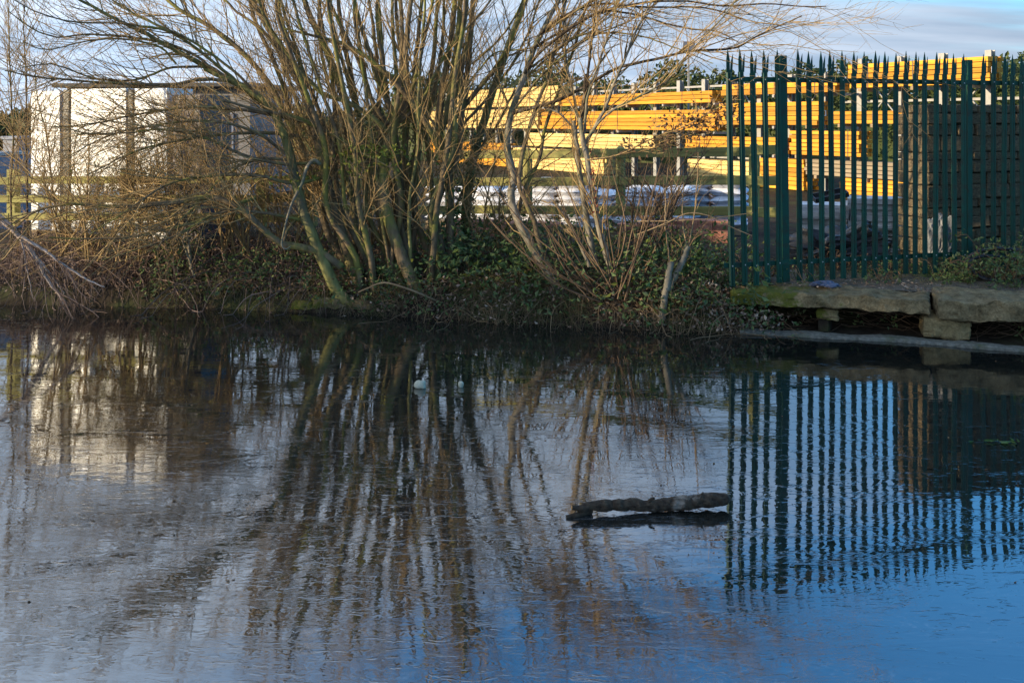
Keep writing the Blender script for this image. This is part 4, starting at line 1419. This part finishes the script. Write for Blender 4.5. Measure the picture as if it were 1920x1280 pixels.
# bare shrubs filling the bank between the willow and the left fence
for k, (cx_, cy_, d0, w_, h_, n_, lab) in enumerate([
        (300, 490, 11.9, 170, 250, 13, 'bare golden twigged shrub before the purple grey stack'),
        (450, 480, 11.8, 170, 260, 15, 'bare golden twigged shrub just left of the willow'),
        (570, 480, 12.0, 150, 270, 9, 'dense bare shrub behind the leaning green willow stem'),
        (690, 470, 12.2, 170, 230, 7, 'bare shrub deep behind the willow trunks'),
        (150, 480, 11.9, 170, 190, 9, 'low bare bramble shrub before the white stacks'),
        (205, 490, 11.5, 180, 300, 7, 'tall thin bare shrub in front of the wide white stack'),
        (930, 470, 11.6, 150, 200, 9, 'bare thorny shrub between ivy stem and leaning willow'),
        (1230, 480, 11.2, 150, 210, 10, 'reddish bare shrub behind the forked stump')]):
    rl = random.Random(40 + k)
    ls_ = []
    for i in range(n_):
        x1 = cx_ + rl.uniform(-1, 1) * w_ * .75
        y1 = cy_ - h_ * rl.uniform(.55, 1.0)
        xb = cx_ + rl.uniform(-.25, .25) * w_
        ls_.append(([(xb, cy_), (xb + (x1 - xb) * .3 + rl.uniform(-12, 12), cy_ - (cy_ - y1) * .4), (xb + (x1 - xb) * .7 + rl.uniform(-14, 14), cy_ - (cy_ - y1) * .8), (x1, y1 + rl.uniform(-10, 30))], d0, d0 + rl.uniform(-.6, .5), 3.0, .9, M_twig if k != 7 else M_shoot))
    build_tree('bare_shrub', lab, (cx_, cy_, d0), ls_, 120, 520, 700, M_twig, M_twig if k != 7 else M_shoot, up=.05, cat='shrub', main_part='branch', trop2=(0, 0, -.1))

# dead branch hanging to the water
dl = [([(-60, 360), (0, 408), (40, 448), (68, 482), (92, 530), (112, 552), (120, 570)], 10.5, 10.75, 9, 2.4, M_bleached),
      ([(36, 442), (75, 465), (110, 490), (150, 515), (195, 535)], 10.5, 10.5, 4.5, 1.3, M_bleached),
      ([(68, 480), (90, 510), (110, 540), (120, 556)], 10.55,10.7, 3, 1, M_bleached),
      ([(40, 448), (50, 500), (62, 560)], 10.5, 10.75, 3, 1, M_bleached)]
db, _, _ = build_tree('dead_branch', 'bleached dead branch hanging into the water at the left edge', (-60, 360, 10.5), dl, 40, 160, 120, M_bleached, M_twig_dead, up=-.3, cat='dead branch', trop2=(.1, 0, -.5))
# bent pale vine hook
vp = catmull([P(600, 308, 10.75), P(588, 300, 10.7), P(575, 315, 10.7), P(566, 345, 10.7), P(550, 375, 10.7), P(538, 410, 10.7), P(531, 440, 10.7), P(528, 460, 10.7), P(536, 467, 10.72), P(545, 462, 10.75)], 40)
V, Q = tubes(vp[None], np.linspace(.022, .007, 40)[None], 7)
tag(link('vine', mesh_np('vine', V, Q, M_bark_pale, True)), 'bent pale vine hooking down in front of the green willow stem', 'vine')
vp = catmull([P(862, 585, 10.9), P(800, 556, 10.6), P(760, 540, 10.55), P(720, 530, 10.6), P(690, 540, 10.7), P(672, 548, 10.75)], 30)
V, Q = tubes(vp[None], np.linspace(.014, .008, 30)[None], 6)
tag(link('vine', mesh_np('vine', V, Q, M_straw, True)), 'tan stem arching across the foot of the big willow', 'vine')
vp = catmull([P(1195, 440, 10.2), P(1250, 418, 10.1), P(1290, 400, 10.05), P(1330, 405, 10.0), P(1370, 425, 9.98), P(1410, 442, 9.95)], 30)
V, Q = tubes(vp[None], np.linspace(.007, .004, 30)[None], 5)
tag(link('vine', mesh_np('vine', V, Q, M_straw, True)), 'pale bramble cane arching in front of the first palisade pales', 'vine')
vp = catmull([P(1195, 415, 10.2), P(1260, 414, 10.1), P(1330, 410, 10.02), P(1412, 399, 9.95)], 30)
V, Q = tubes(vp[None], np.linspace(.007, .004, 30)[None], 5)
tag(link('vine', mesh_np('vine', V, Q, M_straw, True)), 'straight pale bramble cane crossing the arching one by the palisade', 'vine')

# ivy up a stem, green tufts in the willow, brown leaf branch
def leaf_part(name, pos, size, m, parent, foot, flat=.8):
    V, Tt = leaves_np(pos, size, flat)
    o = link(name, mesh_np(name, V - np.array(foot), Tt, m), parent)
    o['kind'] = 'stuff'
    return o


fB = P(845, 525, 11.4)
iv = []
for (k, n, lo, hi) in ((6, 900, .02, .48), (0, 220, .1, .4)):
    t = rng.uniform(lo, hi, n) ** 1.0 * 27
    i = t.astype(int)
    c = ptsB[k, i] + (ptsB[k, np.minimum(i + 1, 27)] - ptsB[k, i]) * (t - i)[:, None]
    iv.append(c + unit(rng.normal(0, 1, (n, 3))) * (radB[k, i] + .03)[:, None] * rng.uniform(.8, 1.9, (n, 1)))
leaf_part('ivy', np.concatenate(iv), rng.uniform(.03, .065, 1120), M_leaf_ivy, tree_b, fB)
fA = P(730, 588, 11.15)
pos = []
for (px, py, sx, sy, n) in ((690, 282, 40, 14, 110), (655, 300, 30, 16, 60), (670, 320, 14, 14, 30), (745, 285, 40, 18, 60), (540, 335, 30, 14, 40), (580, 330, 20, 16, 30), (720, 300, 60, 30, 60)):
    pos += [list(P(px + random.gauss(0, sx * .55), py + random.gauss(0, sy * .55), 10.9 + random.uniform(-.25, .25))) for _ in range(n)]
leaf_part('leaves', np.array(pos), rng.uniform(.03, .075, len(pos)), M_leaf_fresh, tree_a, fA)
pos = []
for (px, py, sx, sy, n) in ((1300, 230, 60, 22, 230), (1260, 262, 50, 22, 150), (1345, 200, 40, 25, 110), (1380, 215, 25, 30, 40), (1195, 270, 40, 20, 60)):
    pos += [list(P(px + random.gauss(0, sx * .55), py + random.gauss(0, sy * .55), 10.35 + random.uniform(-.25, .25))) for _ in range(n)]
fD = P(1130, 520, 10.6)
leaf_part('dead_leaves', np.array(pos), rng.uniform(.03, .07, len(pos)), M_leaf_dead, tree_d, fD)
lb, lr = stems([([(1100, 300), (1160, 290), (1220, 262), (1290, 235), (1345, 205), (1390, 180)], 10.5, 10.2, 2.5, .8), ([(1150, 292), (1220, 282), (1280, 262), (1330, 240)], 10.5, 10.3, 2, .7)])
st, di, r, L = spawn(lb, lr, 60, .2, 1, (25, 60), .6, .1)
p2, r2 = grow(st, di, rng.uniform(.15, .5, 60), np.clip(r, .002, .004), 6, .12)
mb = MB()
for V, Q in (tubes(lb, lr, 4), tubes(p2, r2, 3)): mb.raw(V - np.array(fD), Q)
o = mb.build('bough', M_twig, tree_d)

# ------------------------------------------------------------ undergrowth
def scatter(px0, px1, t0, t1, n):
    d = 11.0
    x = rng.uniform((px0 - 960) / F * d, (px1 - 960) / F * d, n)
    t = rng.uniform(t0, t1, n)
    y = wline(x) + t
    return np.stack([x, y, gz(x, y)], 1)


def canes(name, label, px0, px1, t0, t1, n, ln, rad, m, cat, up=1.0, sag=1.2, side=.8, steps=8, lean=(0, -.2, 0), parent_kind='stuff'):
    st = scatter(px0, px1, t0, t1, n)
    di = rng.normal(0, 1, (n, 3)) * np.array([side, side, .25]) + np.array(lean) + np.array([0, 0, up])
    p, r = grow(st, di, rng.uniform(ln[0], ln[1], n), rng.uniform(rad[0], rad[1], n), steps, .14, (0, 0, 0), .4, sag)
    zmin = gz(p[:, :, 0], p[:, :, 1])
    tw = p[:, :, 1] - wline(p[:, :, 0])
    p[:, :, 2] = np.maximum(p[:, :, 2], np.maximum(zmin, -.01) + .012)
    V, Q = tubes(p, r, 3)
    o = link(name, mesh_np(name, V, Q, m, True))
    tag(o, label, cat, kind=parent_kind)
    return p


canes('dead_stems', 'tangle of grey brown dead stems over the left bank', -120, 640, .28, 1.7, 2000, (.4, 1.1), (.0025, .0048), M_twig_dead, 'dead stems', 1.0, 1.6, .9, lean=(0, -.35, 0))
canes('dry_stalks', 'dry straw coloured stalks among the left bank tangle', -120, 660, .22, 1.9, 900, (.3, .8), (.002, .0038), M_straw, 'dry stalks', 1.0, 1.8, 1.0)
canes('hanging_stems', 'reddish stems drooping to the water at the far left', -120, 250, .4, 1.0, 800, (.6, 1.1), (.002, .0042), M_twig_dead, 'hanging stems', .9, 3.2, .5, lean=(0.1, -.45, 0))
canes('bramble_canes', 'brown bramble canes tangled over the middle bank', 640, 1400, .05, 1.5, 1300, (.35, 1.0), (.002, .0042), M_shoot, 'bramble canes', 1.0, 1.7, 1.0, lean=(0, -.3, 0))
canes('dry_stalks', 'dry pale stalks among the middle bank brambles', 700, 1400, .08, 1.6, 700, (.25, .8), (.002, .0036), M_straw, 'dry stalks', .9, 1.9, 1.0)
canes('dead_stems', 'dead weed stems along the fence line behind the left bank', -60, 1400, 1.4, 2.4, 2200, (.3, .9), (.0018, .0035), M_straw, 'dead stems', 1.2, .7, .5)
canes('fallen_branches', 'long pale fallen branches crossing the left bank tangle', -100, 620, .2, 1.4, 200, (1.0, 2.2), (.004, .0075), M_twig_dead, 'fallen branches', .35, .55, 1.0, 12, lean=(.1, -.25, 0))
canes('fallen_branches', 'long thin fallen branches lying over the middle bank', 760, 1400, .0, 1.0, 90, (.7, 1.6), (.0035, .006), M_straw, 'fallen branches', .45, .8, 1.0, 12, lean=(0, -.3, 0))
# whip shoots from the foot of the leaning tree and the pollard
wl_ = []
for (x0, y0, x1, y1) in [(1130, 560, 915, 330), (1140, 565, 950, 310), (1120, 560, 890, 420), (1150, 565, 1010, 330), (1160, 560, 1060, 340), (1170, 560, 1200, 330), (1165, 560, 1235, 300), (1150, 560, 1275, 345), (1140, 560, 1180, 300),
                         (1120, 570, 960, 470), (1175, 560, 1255, 250), (1160, 565, 1110, 300), (1130, 565, 985, 400), (1150, 570, 1330, 430), (1190, 560, 1300, 400), (1150, 560, 1150, 290), (1120, 565, 1030, 420), (1165, 565, 1215, 380)]:
    for k in range(2):
        jx, jy = random.gauss(0, 28), random.gauss(0, 22)
        xm, ym = (x0 + x1) / 2 + (x1 - x0) * .08 + random.gauss(0, 10), (y0 + y1) / 2 + 10
        d = 10.35 + random.uniform(-.25, .25)
        wl_.append(([(x0 + random.gauss(0, 14), y0 + random.gauss(0, 6)), (xm + jx * .5, ym + jy * .5), (x1 + jx, y1 + jy)], d, d + random.uniform(-.4, .5), 2.2, .7))
wp, wr = stems(wl_)
wp = wp[:, ::3]
wr = wr[:, ::3]
V, Q = tubes(wp, wr, 4)
mb = MB().raw(V, Q)
st, di, r, L = spawn(wp, wr, 260, .3, 1, (20, 50), .6, .2)
p2, r2 = grow(st, di, rng.uniform(.1, .45, 260), np.clip(r, .0015, .003), 6, .12, (0, 0, .3))
mb.raw(*tubes(p2, r2, 3))
tag(mb.build('whip_shoots', M_shoot, smooth=True), 'thin reddish whip shoots fanning up from the leaning tree foot', 'shoots', kind='stuff')

# green bramble and weed leaves, dead leaves, grass
def leaf_stuff(name, label, px0, px1, t0, t1, n, hmax, size, m, cat, clump=0, flat=.7):
    st = scatter(px0, px1, t0, t1, n)
    if clump:
        k = max(1, n // clump)
        c = scatter(px0, px1, t0, t1, k)
        idx = rng.integers(0, k, n)
        st = c[idx] + rng.normal(0, 1, (n, 3)) * np.array([.13, .13, .02])
        st[:, 2] = np.maximum(gz(st[:, 0], st[:, 1]), 0)
        st[:, 2] += (c[idx, 0] * 37.7 % 1.0) * hmax * .7
    st[:, 2] = np.maximum(st[:, 2], 0.005) + rng.random(n) ** 1.5 * hmax
    V, Tt = leaves_np(st, rng.uniform(size[0], size[1], n), flat)
    return tag(link(name, mesh_np(name, V, Tt, m)), label, cat, kind='stuff')


leaf_stuff('bramble_leaves', 'dark green bramble leaves covering the middle bank', 790, 1395, .04, 1.5, 3800, .40, (.04, .095), M_leaf_green, 'bramble leaves', 16)
leaf_stuff('weed_leaves', 'scattered bright weed leaves among the middle bank brambles', 800, 1400, .05, 1.4, 260, .4, (.05, .10), M_leaf_fresh, 'weed leaves', 4)
leaf_stuff('bramble_leaves', 'low green leaves and moss tufts under the left bank tangle', 230, 760, .03, 1.0, 2000, .26, (.03, .075), M_leaf_green, 'bramble leaves', 18)
leaf_stuff('weed_leaves', 'yellow green leaves in the thicket before the white stacks', 60, 260, .6, 1.8, 700, .95, (.03, .065), M_leaf_fresh, 'weed leaves', 14)
leaf_stuff('dead_leaves', 'brown dead leaves caught in the left bank stems', -100, 640, .0, 1.6, 2600, .45, (.02, .05), M_leaf_dead, 'dead leaves', 9)
leaf_stuff('leaf_litter', 'brown leaf litter lying over the bank', -120, 1420, .1, 2.2, 5000, .03, (.025, .06), M_litter, 'leaf litter', 0, .15)
leaf_stuff('leaf_litter', 'dry leaf litter drifted along the palisade foot', 1385, 2000, .75, 1.6, 2300, .02, (.02, .05), M_litter, 'leaf litter', 0, .15)
leaf_stuff('dead_leaves', 'pale dead leaves spilling over the middle water edge', 640, 1400, -.06, .3, 900, .16, (.025, .06), M_litter, 'dead leaves', 12)
canes('dry_stalks', 'pale dry stalks drooping over the middle water edge', 640, 1400, .0, .25, 420, (.2, .6), (.0018, .0034), M_straw, 'dry stalks', .8, 2.4, .9, lean=(0, -.5, 0))
leaf_stuff('bramble_leaves', 'trailing green leaves along the middle water edge', 640, 1400, -.04, .25, 700, .2, (.03, .07), M_leaf_green, 'bramble leaves', 14)
xx = np.concatenate([rng.uniform(2.3, 6, 900), rng.normal(4.05, .08, 60)])
yy = wline(xx) + rng.uniform(.1, 1.15, len(xx)) ** .6
V, Tt = leaves_np(np.stack([xx, yy, np.full(len(xx), .425) + rng.random(len(xx)) * .008], 1)[yy > wline(xx) + .42], rng.uniform(.015, .04, int((yy > wline(xx) + .42).sum())), .08)
tag(link('leaf_litter', mesh_np('leaf_litter', V, Tt, M_litter)), 'crumbled leaf litter lying on top of the coping stones', 'leaf litter', kind='stuff')
leaf_stuff('dead_leaves', 'grey brown dead leaves at the bank end by the quay', 1230, 1420, .0, .8, 900, .25, (.02, .05), M_litter, 'dead leaves', 10)


def grass(name, label, px0, px1, t0, t1, n, ln):
    st = scatter(px0, px1, t0, t1, n)
    di = rng.normal(0, 1, (n, 3)) * np.array([.6, .6, .2]) + np.array([0, -.3, 1.1])
    p, r = grow(st, di, rng.uniform(ln[0], ln[1], n), np.full(n, .0022), 5, .1, (0, 0, 0), .3, 1.4)
    V, Q = tubes(p, r, 3)
    return tag(link(name, mesh_np(name, V, Q, M_grass, True)), label, 'grass', kind='stuff')


grass('grass', 'long rough grass on the middle bank edge', 860, 1100, .0, .9, 2200, (.12, .35))
grass('grass', 'rough grass and sedge at the left water edge', 260, 760, .0, .7, 1800, (.1, .3))
grass('grass', 'thin dry grass along the palisade and stone wall foot', 1380, 1900, .95, 1.9, 900, (.08, .3))
grass('grass', 'mossy grass round the forked stump foot', 1225, 1290, .0, .35, 500, (.06, .16))
# stems and leaves inside the hollow below the coping
st = np.stack([rng.uniform(2.3, 5.3, 160), np.zeros(160), np.zeros(160)], 1)
st[:, 1] = wline(st[:, 0]) + rng.uniform(.3, .7, 160)
st[:, 2] = rng.uniform(.05, .2, 160)
p, r = grow(st, rng.normal(0, 1, (160, 3)) * np.array([1, .6, .25]), rng.uniform(.15, .6, 160), rng.uniform(.002, .004, 160), 7, .2, (0, -.2, 0), .5)
p[:, :, 2] = np.clip(p[:, :, 2], .05, .22)
tag(link('dead_roots', mesh_np('dead_roots', *tubes(p, r, 4)[0:1], tubes(p, r, 4)[1], M_shoot, True)), 'dead brown roots in the hollow under the coping stones', 'roots', kind='stuff')
x = np.concatenate([rng.normal(c, .06, 14) for c in (3.45, 3.75, 4.85, 2.9)])
y = wline(x) + rng.uniform(.25, .5, len(x))
V, Tt = leaves_np(np.stack([x, y, rng.uniform(.05, .2, len(x))], 1), rng.uniform(.03, .06, len(x)), .8)
tag(link('bramble_leaves', mesh_np('bramble_leaves', V, Tt, M_leaf_green)), 'few green leaves growing in the hollow under the coping stones', 'leaves', kind='stuff')


# bushes one can point to
def bush(label, c, w, h, n_st, n_lf, m_lf, size=(.03, .06), dep=.5):
    c = Vector(c)
    g = empty('bramble_bush', c)
    tag(g, label, 'bush')
    st = np.stack([rng.uniform(-w / 2, w / 2, n_st) * .6, rng.uniform(-dep / 2, dep / 2, n_st) * .6, np.zeros(n_st)], 1)
    di = st * np.array([2.0, 2.0, 0]) + rng.normal(0, .35, (n_st, 3)) + np.array([0, 0, 1])
    p, r = grow(st, di, rng.uniform(.5, 1.15, n_st) * h * 1.15, np.full(n_st, .004), 9, .12, (0, 0, 0), .4, 1.4)
    p[:, :, 2] = np.maximum(p[:, :, 2], .005)
    V, Q = tubes(p, r, 4)
    link('canes', mesh_np('canes', V, Q, M_shoot, True), g)['kind'] = 'stuff'
    m = rng.integers(0, n_st, n_lf)
    i = rng.integers(2, 9, n_lf)
    V, Tt = leaves_np(p[m, i] + rng.normal(0, .035, (n_lf, 3)), rng.uniform(size[0], size[1], n_lf), .8)
    link('leaves', mesh_np('leaves', V, Tt, m_lf), g)['kind'] = 'stuff'


bc = P(1885, 525, 10.55)
bush('green bramble bush at the right edge in front of the palisade', (bc.x, bc.y, .43), .95, .85, 60, 2600, M_leaf_green)
bc = P(1690, 500, 10.8)
bush('small leafy bramble growing through the palisade left of the grey sack', (bc.x, bc.y + .1, .43), .4, .5, 16, 150, M_leaf_green, (.03, .055), .25)
bc = P(1655, 500, 10.55)
bush('bramble sprig climbing the pales left of the stone wall end', (bc.x, bc.y - .06, .43), .25, .42, 10, 90, M_leaf_green, (.03, .05), .15)
bc = P(1430, 540, 10.3)
bush('bramble tangle behind the first palisade bay', (bc.x, bc.y + .3, .45), .7, .75, 36, 260, M_leaf_green, (.03, .055), .4)
bc = P(1570, 500, 11.2)
bush('dry bramble behind the middle of the palisade', (bc.x, bc.y + .1, .45), .9, .5, 40, 200, M_leaf_dead, (.03, .055), .4)
bc = P(1330, 560, 10.15)
bush('leafy bramble between the forked stump and the palisade', (bc.x, bc.y + .15, .3), .7, .75, 46, 520, M_leaf_green, (.035, .075), .5)

# ------------------------------------------------------------ background greenery
def hedge(name, label, a, b, h, dep, n, zb=.2, size=(.12, .28)):
    a, b = np.array(a), np.array(b)
    t = rng.random(n)
    pt = a[None] + (b - a)[None] * t[:, None]
    nv = np.array([-(b - a)[1], (b - a)[0]])
    nv = nv / np.linalg.norm(nv)
    top = h * (1 + .09 * np.sin(t * 41) + .06 * np.sin(t * 97 + 1) + .04 * np.sin(t * 230))
    z = zb + top * rng.random(n) ** .6
    pt = pt + nv[None] * (rng.random(n)[:, None] - .5) * dep
    V, Tt = leaves_np(np.stack([pt[:, 0], pt[:, 1], z], 1), rng.uniform(size[0], size[1], n), 1.0, .7)
    mb = MB().raw(V, None, Tt)
    # the dense dark inside of the hedge: an uneven ridge well below the leaf tips
    k = max(8, int(np.linalg.norm(b - a) / .6))
    tt = np.linspace(0, 1, k)
    c0 = a[None] + (b - a)[None] * tt[:, None]
    hh = zb + .86 * h * (1 + .09 * np.sin(tt * 41) + .06 * np.sin(tt * 97 + 1)) + rng.normal(0, .03 * h, k)
    W = np.stack([np.column_stack([c0 + nv * dep * .28, np.full(k, zb - .1)]), np.column_stack([c0 + nv * dep * .2, hh * .8]), np.column_stack([c0, hh]),
                  np.column_stack([c0 - nv * dep * .2, hh * .8]), np.column_stack([c0 - nv * dep * .28, np.full(k, zb - .1)])], 1).reshape(-1, 3)
    mb.raw(W, [[i * 5 + j, (i + 1) * 5 + j, (i + 1) * 5 + j + 1, i * 5 + j + 1] for i in range(k - 1) for j in range(4)])
    o = mb.build(name, M_hedge)
    return tag(o, label, 'hedge', kind='stuff')


hedge('hedge', 'dark evergreen hedge running behind the timber rack', (-6, 52), (34, 33), 4.0, 3.0, 42000)
hedge('hedge', 'dark clipped hedge beyond the bins at the far left', (-26, 30), (-11.5, 28), 1.85, 1.6, 12000)
hedge('hedge', 'far line of dark shrubs along the back of the yard', (-40, 70), (0, 62), 2.6, 3.0, 14000, size=(.2, .4))

hedge('shade_hedge', 'tall unseen hedge added on the near bank to shade the far bank', (-75, -3), (-17, -1), 6.8, 3.0, 30000, .4, (.25, .5))  # out of view, added to throw shade over the far bank

# ------------------------------------------------------------ on the ice
lg = [([(1072, 952), (1092, 951), (1110, 948), (1140, 946), (1190, 943), (1240, 942), (1290, 936), (1330, 930), (1366, 928)], 5.288, 5.44, 9.0, 12.5)]
lp, lr = stems(lg)
n_ = lp.shape[1]
lr = np.interp(np.linspace(0, 1, n_), [0, .06, .12, .2, .5, .75, 1], [.011, .017, .022, .026, .029, .033, .034])[None] * (1 + rng.normal(0, .05, (1, n_)))
lp[0, :, 2] += .002
log = empty('log', (float(lp[0, 10, 0]), float(lp[0, 10, 1]), 0))
tag(log, 'short dark barked log with a forked left end resting on the ice', 'log')
lo = np.array(log.location)
lr[0, -1] *= .45
lr[0, -2] *= .93
lp = np.stack([np.interp(np.linspace(0, 27, 90), np.arange(28), lp[0, :, k]) for k in range(3)], 1)[None]
lr = np.interp(np.linspace(0, 27, 90), np.arange(28), lr[0])[None]
V, Q = tubes(lp, lr, 22)
ax_ = np.repeat(lp[0], 22, axis=0)
for i_, q in enumerate(V):
    p_ = Vector(q)
    V[i_] = ax_[i_] + (q - ax_[i_]) * (1 + .09 * mnoise.noise(Vector((p_.x * 9, p_.y * 9, p_.z * 9))) + .16 * (1 - 2 * abs(mnoise.noise(Vector((p_.x * 22, p_.y * 45, p_.z * 45))))) + .08 * mnoise.noise(p_ * 90))
me = mesh_np('trunk', V - lo, Q, M_bark_dark, False)
link('trunk', me, log)


def cap(center, tdir, r, m, name='cut_end'):
    t = unit(np.array(tdir))
    uu = unit(np.cross(t, [0, 0, 1.0]))
    vv = np.cross(t, uu)
    V = [np.array(center) + t * .004] + [np.array(center) + r * (math.cos(a) * uu + math.sin(a) * vv) for a in np.arange(14) * PI / 7]
    link(name, mesh_np(name, np.array(V) - lo, np.array([[0, 1 + i, 1 + (i + 1) % 14] for i in range(14)]), m), log)


cap(lp[0, -1], lp[0, -1] - lp[0, -2], lr[0, -1], M_bark_dark)
fk = catmull([P(1108, 956, 5.34), P(1092, 962, 5.31), P(1077, 966, 5.29), P(1062, 969, 5.28)], 12)
V, Q = tubes(fk[None], np.linspace(.020, .010, 12)[None], 10)
link('fork', mesh_np('fork', V - lo, Q, M_bark_dark, True), log)
cap(fk[-1], fk[-1] - fk[-2], .012, M_bark_dark)
cap(lp[0, 0], lp[0, 0] - lp[0, 1], lr[0, 0], noise_mat('fresh_cut', (0.35, 0.17, 0.05), (0.5, 0.27, 0.09), 30, .8, .2))
kn = lp[0, 43] + np.array([0, -.004, .018])
nb = catmull([kn, kn + np.array([.012, -.004, .020]), kn + np.array([.032, -.008, .028])], 6)
V, Q = tubes(nb[None], np.linspace(.012, .006, 6)[None], 7)
link('knob', mesh_np('knob', V - lo, Q, M_bark_dark, True), log)
kn = lp[0, 72] + np.array([0, -.004, .022])
nb = catmull([kn, kn + np.array([.004, -.003, .016]), kn + np.array([.012, -.005, .026])], 6)
V, Q = tubes(nb[None], np.linspace(.008, .004, 6)[None], 7)
link('knob', mesh_np('knob', V - lo, Q, M_bark_dark, True), log)


def rock(px, py, w, h, seed, label):
    d = H * F / (py - HY)
    c = P(px, py, d)
    r = np.random.default_rng(seed)
    ph = r.uniform(0, 6, 6)
    V, Q = [], []
    n, nr = 14, 9
    for i in range(nr + 1):
        a = -PI / 2 + PI * i / nr
        for j in range(n):
            t = j / n * 2 * PI
            x, y, z = math.cos(a) * math.cos(t), math.cos(a) * math.sin(t), math.sin(a)
            e = (abs(x) ** 3.2 + abs(y) ** 3.2 + abs(z) ** 3.2) ** (-1 / 3.2)
            k = e * (1 + .07 * math.sin(3 * t + ph[0] + 2 * a) + .06 * math.sin(4 * a + ph[1] + t) + .03 * math.sin(7 * t + ph[2]))
            V.append((w / 2 * x * k, w / 2 * .8 * y * k, h / 2 * z * k + h / 2 - .006))
    for i in range(nr):
        for j in range(n):
            Q.append([i * n + j, i * n + (j + 1) % n, (i + 1) * n + (j + 1) % n, (i + 1) * n + j])
    o = link('rock', mesh_np('rock', np.array(V), np.array(Q), M_ice_rock, True), None, loc=(c.x, c.y, 0), rot=(0, 0, seed))
    return tag(o, label, 'rock', 'rocks lying on the ice')


rock(788, 727, .088, .064, 3, 'larger pale rock lying on the ice below the big willow')
rock(864, 725, .05, .05, 5, 'smaller pale rock on the ice right of the larger one')
# floating weed at the right and a few fallen leaves
lf = []
for k in range(16):
    lf.append(list(P(1862 + random.gauss(0, 26), 829 + random.gauss(0, 3), H * F / (829 - HY))))
lf = np.array(lf)
lf[:, 2] = .004 + rng.random(16) * .012
V, Tt = leaves_np(lf, rng.uniform(.03, .09, 16), .05, .25)
tag(link('water_weed', mesh_np('water_weed', V, Tt, M_leaf_ivy)), 'strand of green weed on the water at the right edge', 'water weed', kind='stuff')
n = 260
x = rng.uniform(-5.5, 4.4, n)
y = rng.uniform(4.0, 10.6, n)
ok = (y < wline(x) - .1)
x, y = x[ok], y[ok]
V, Tt = leaves_np(np.stack([x, y, np.full(len(x), .003)], 1), rng.uniform(.008, .022, len(x)), .05, .7)
tag(link('fallen_leaves', mesh_np('fallen_leaves', V, Tt, M_leaf_dead)), 'tiny brown leaves and bits frozen into the ice', 'fallen leaves', kind='stuff')
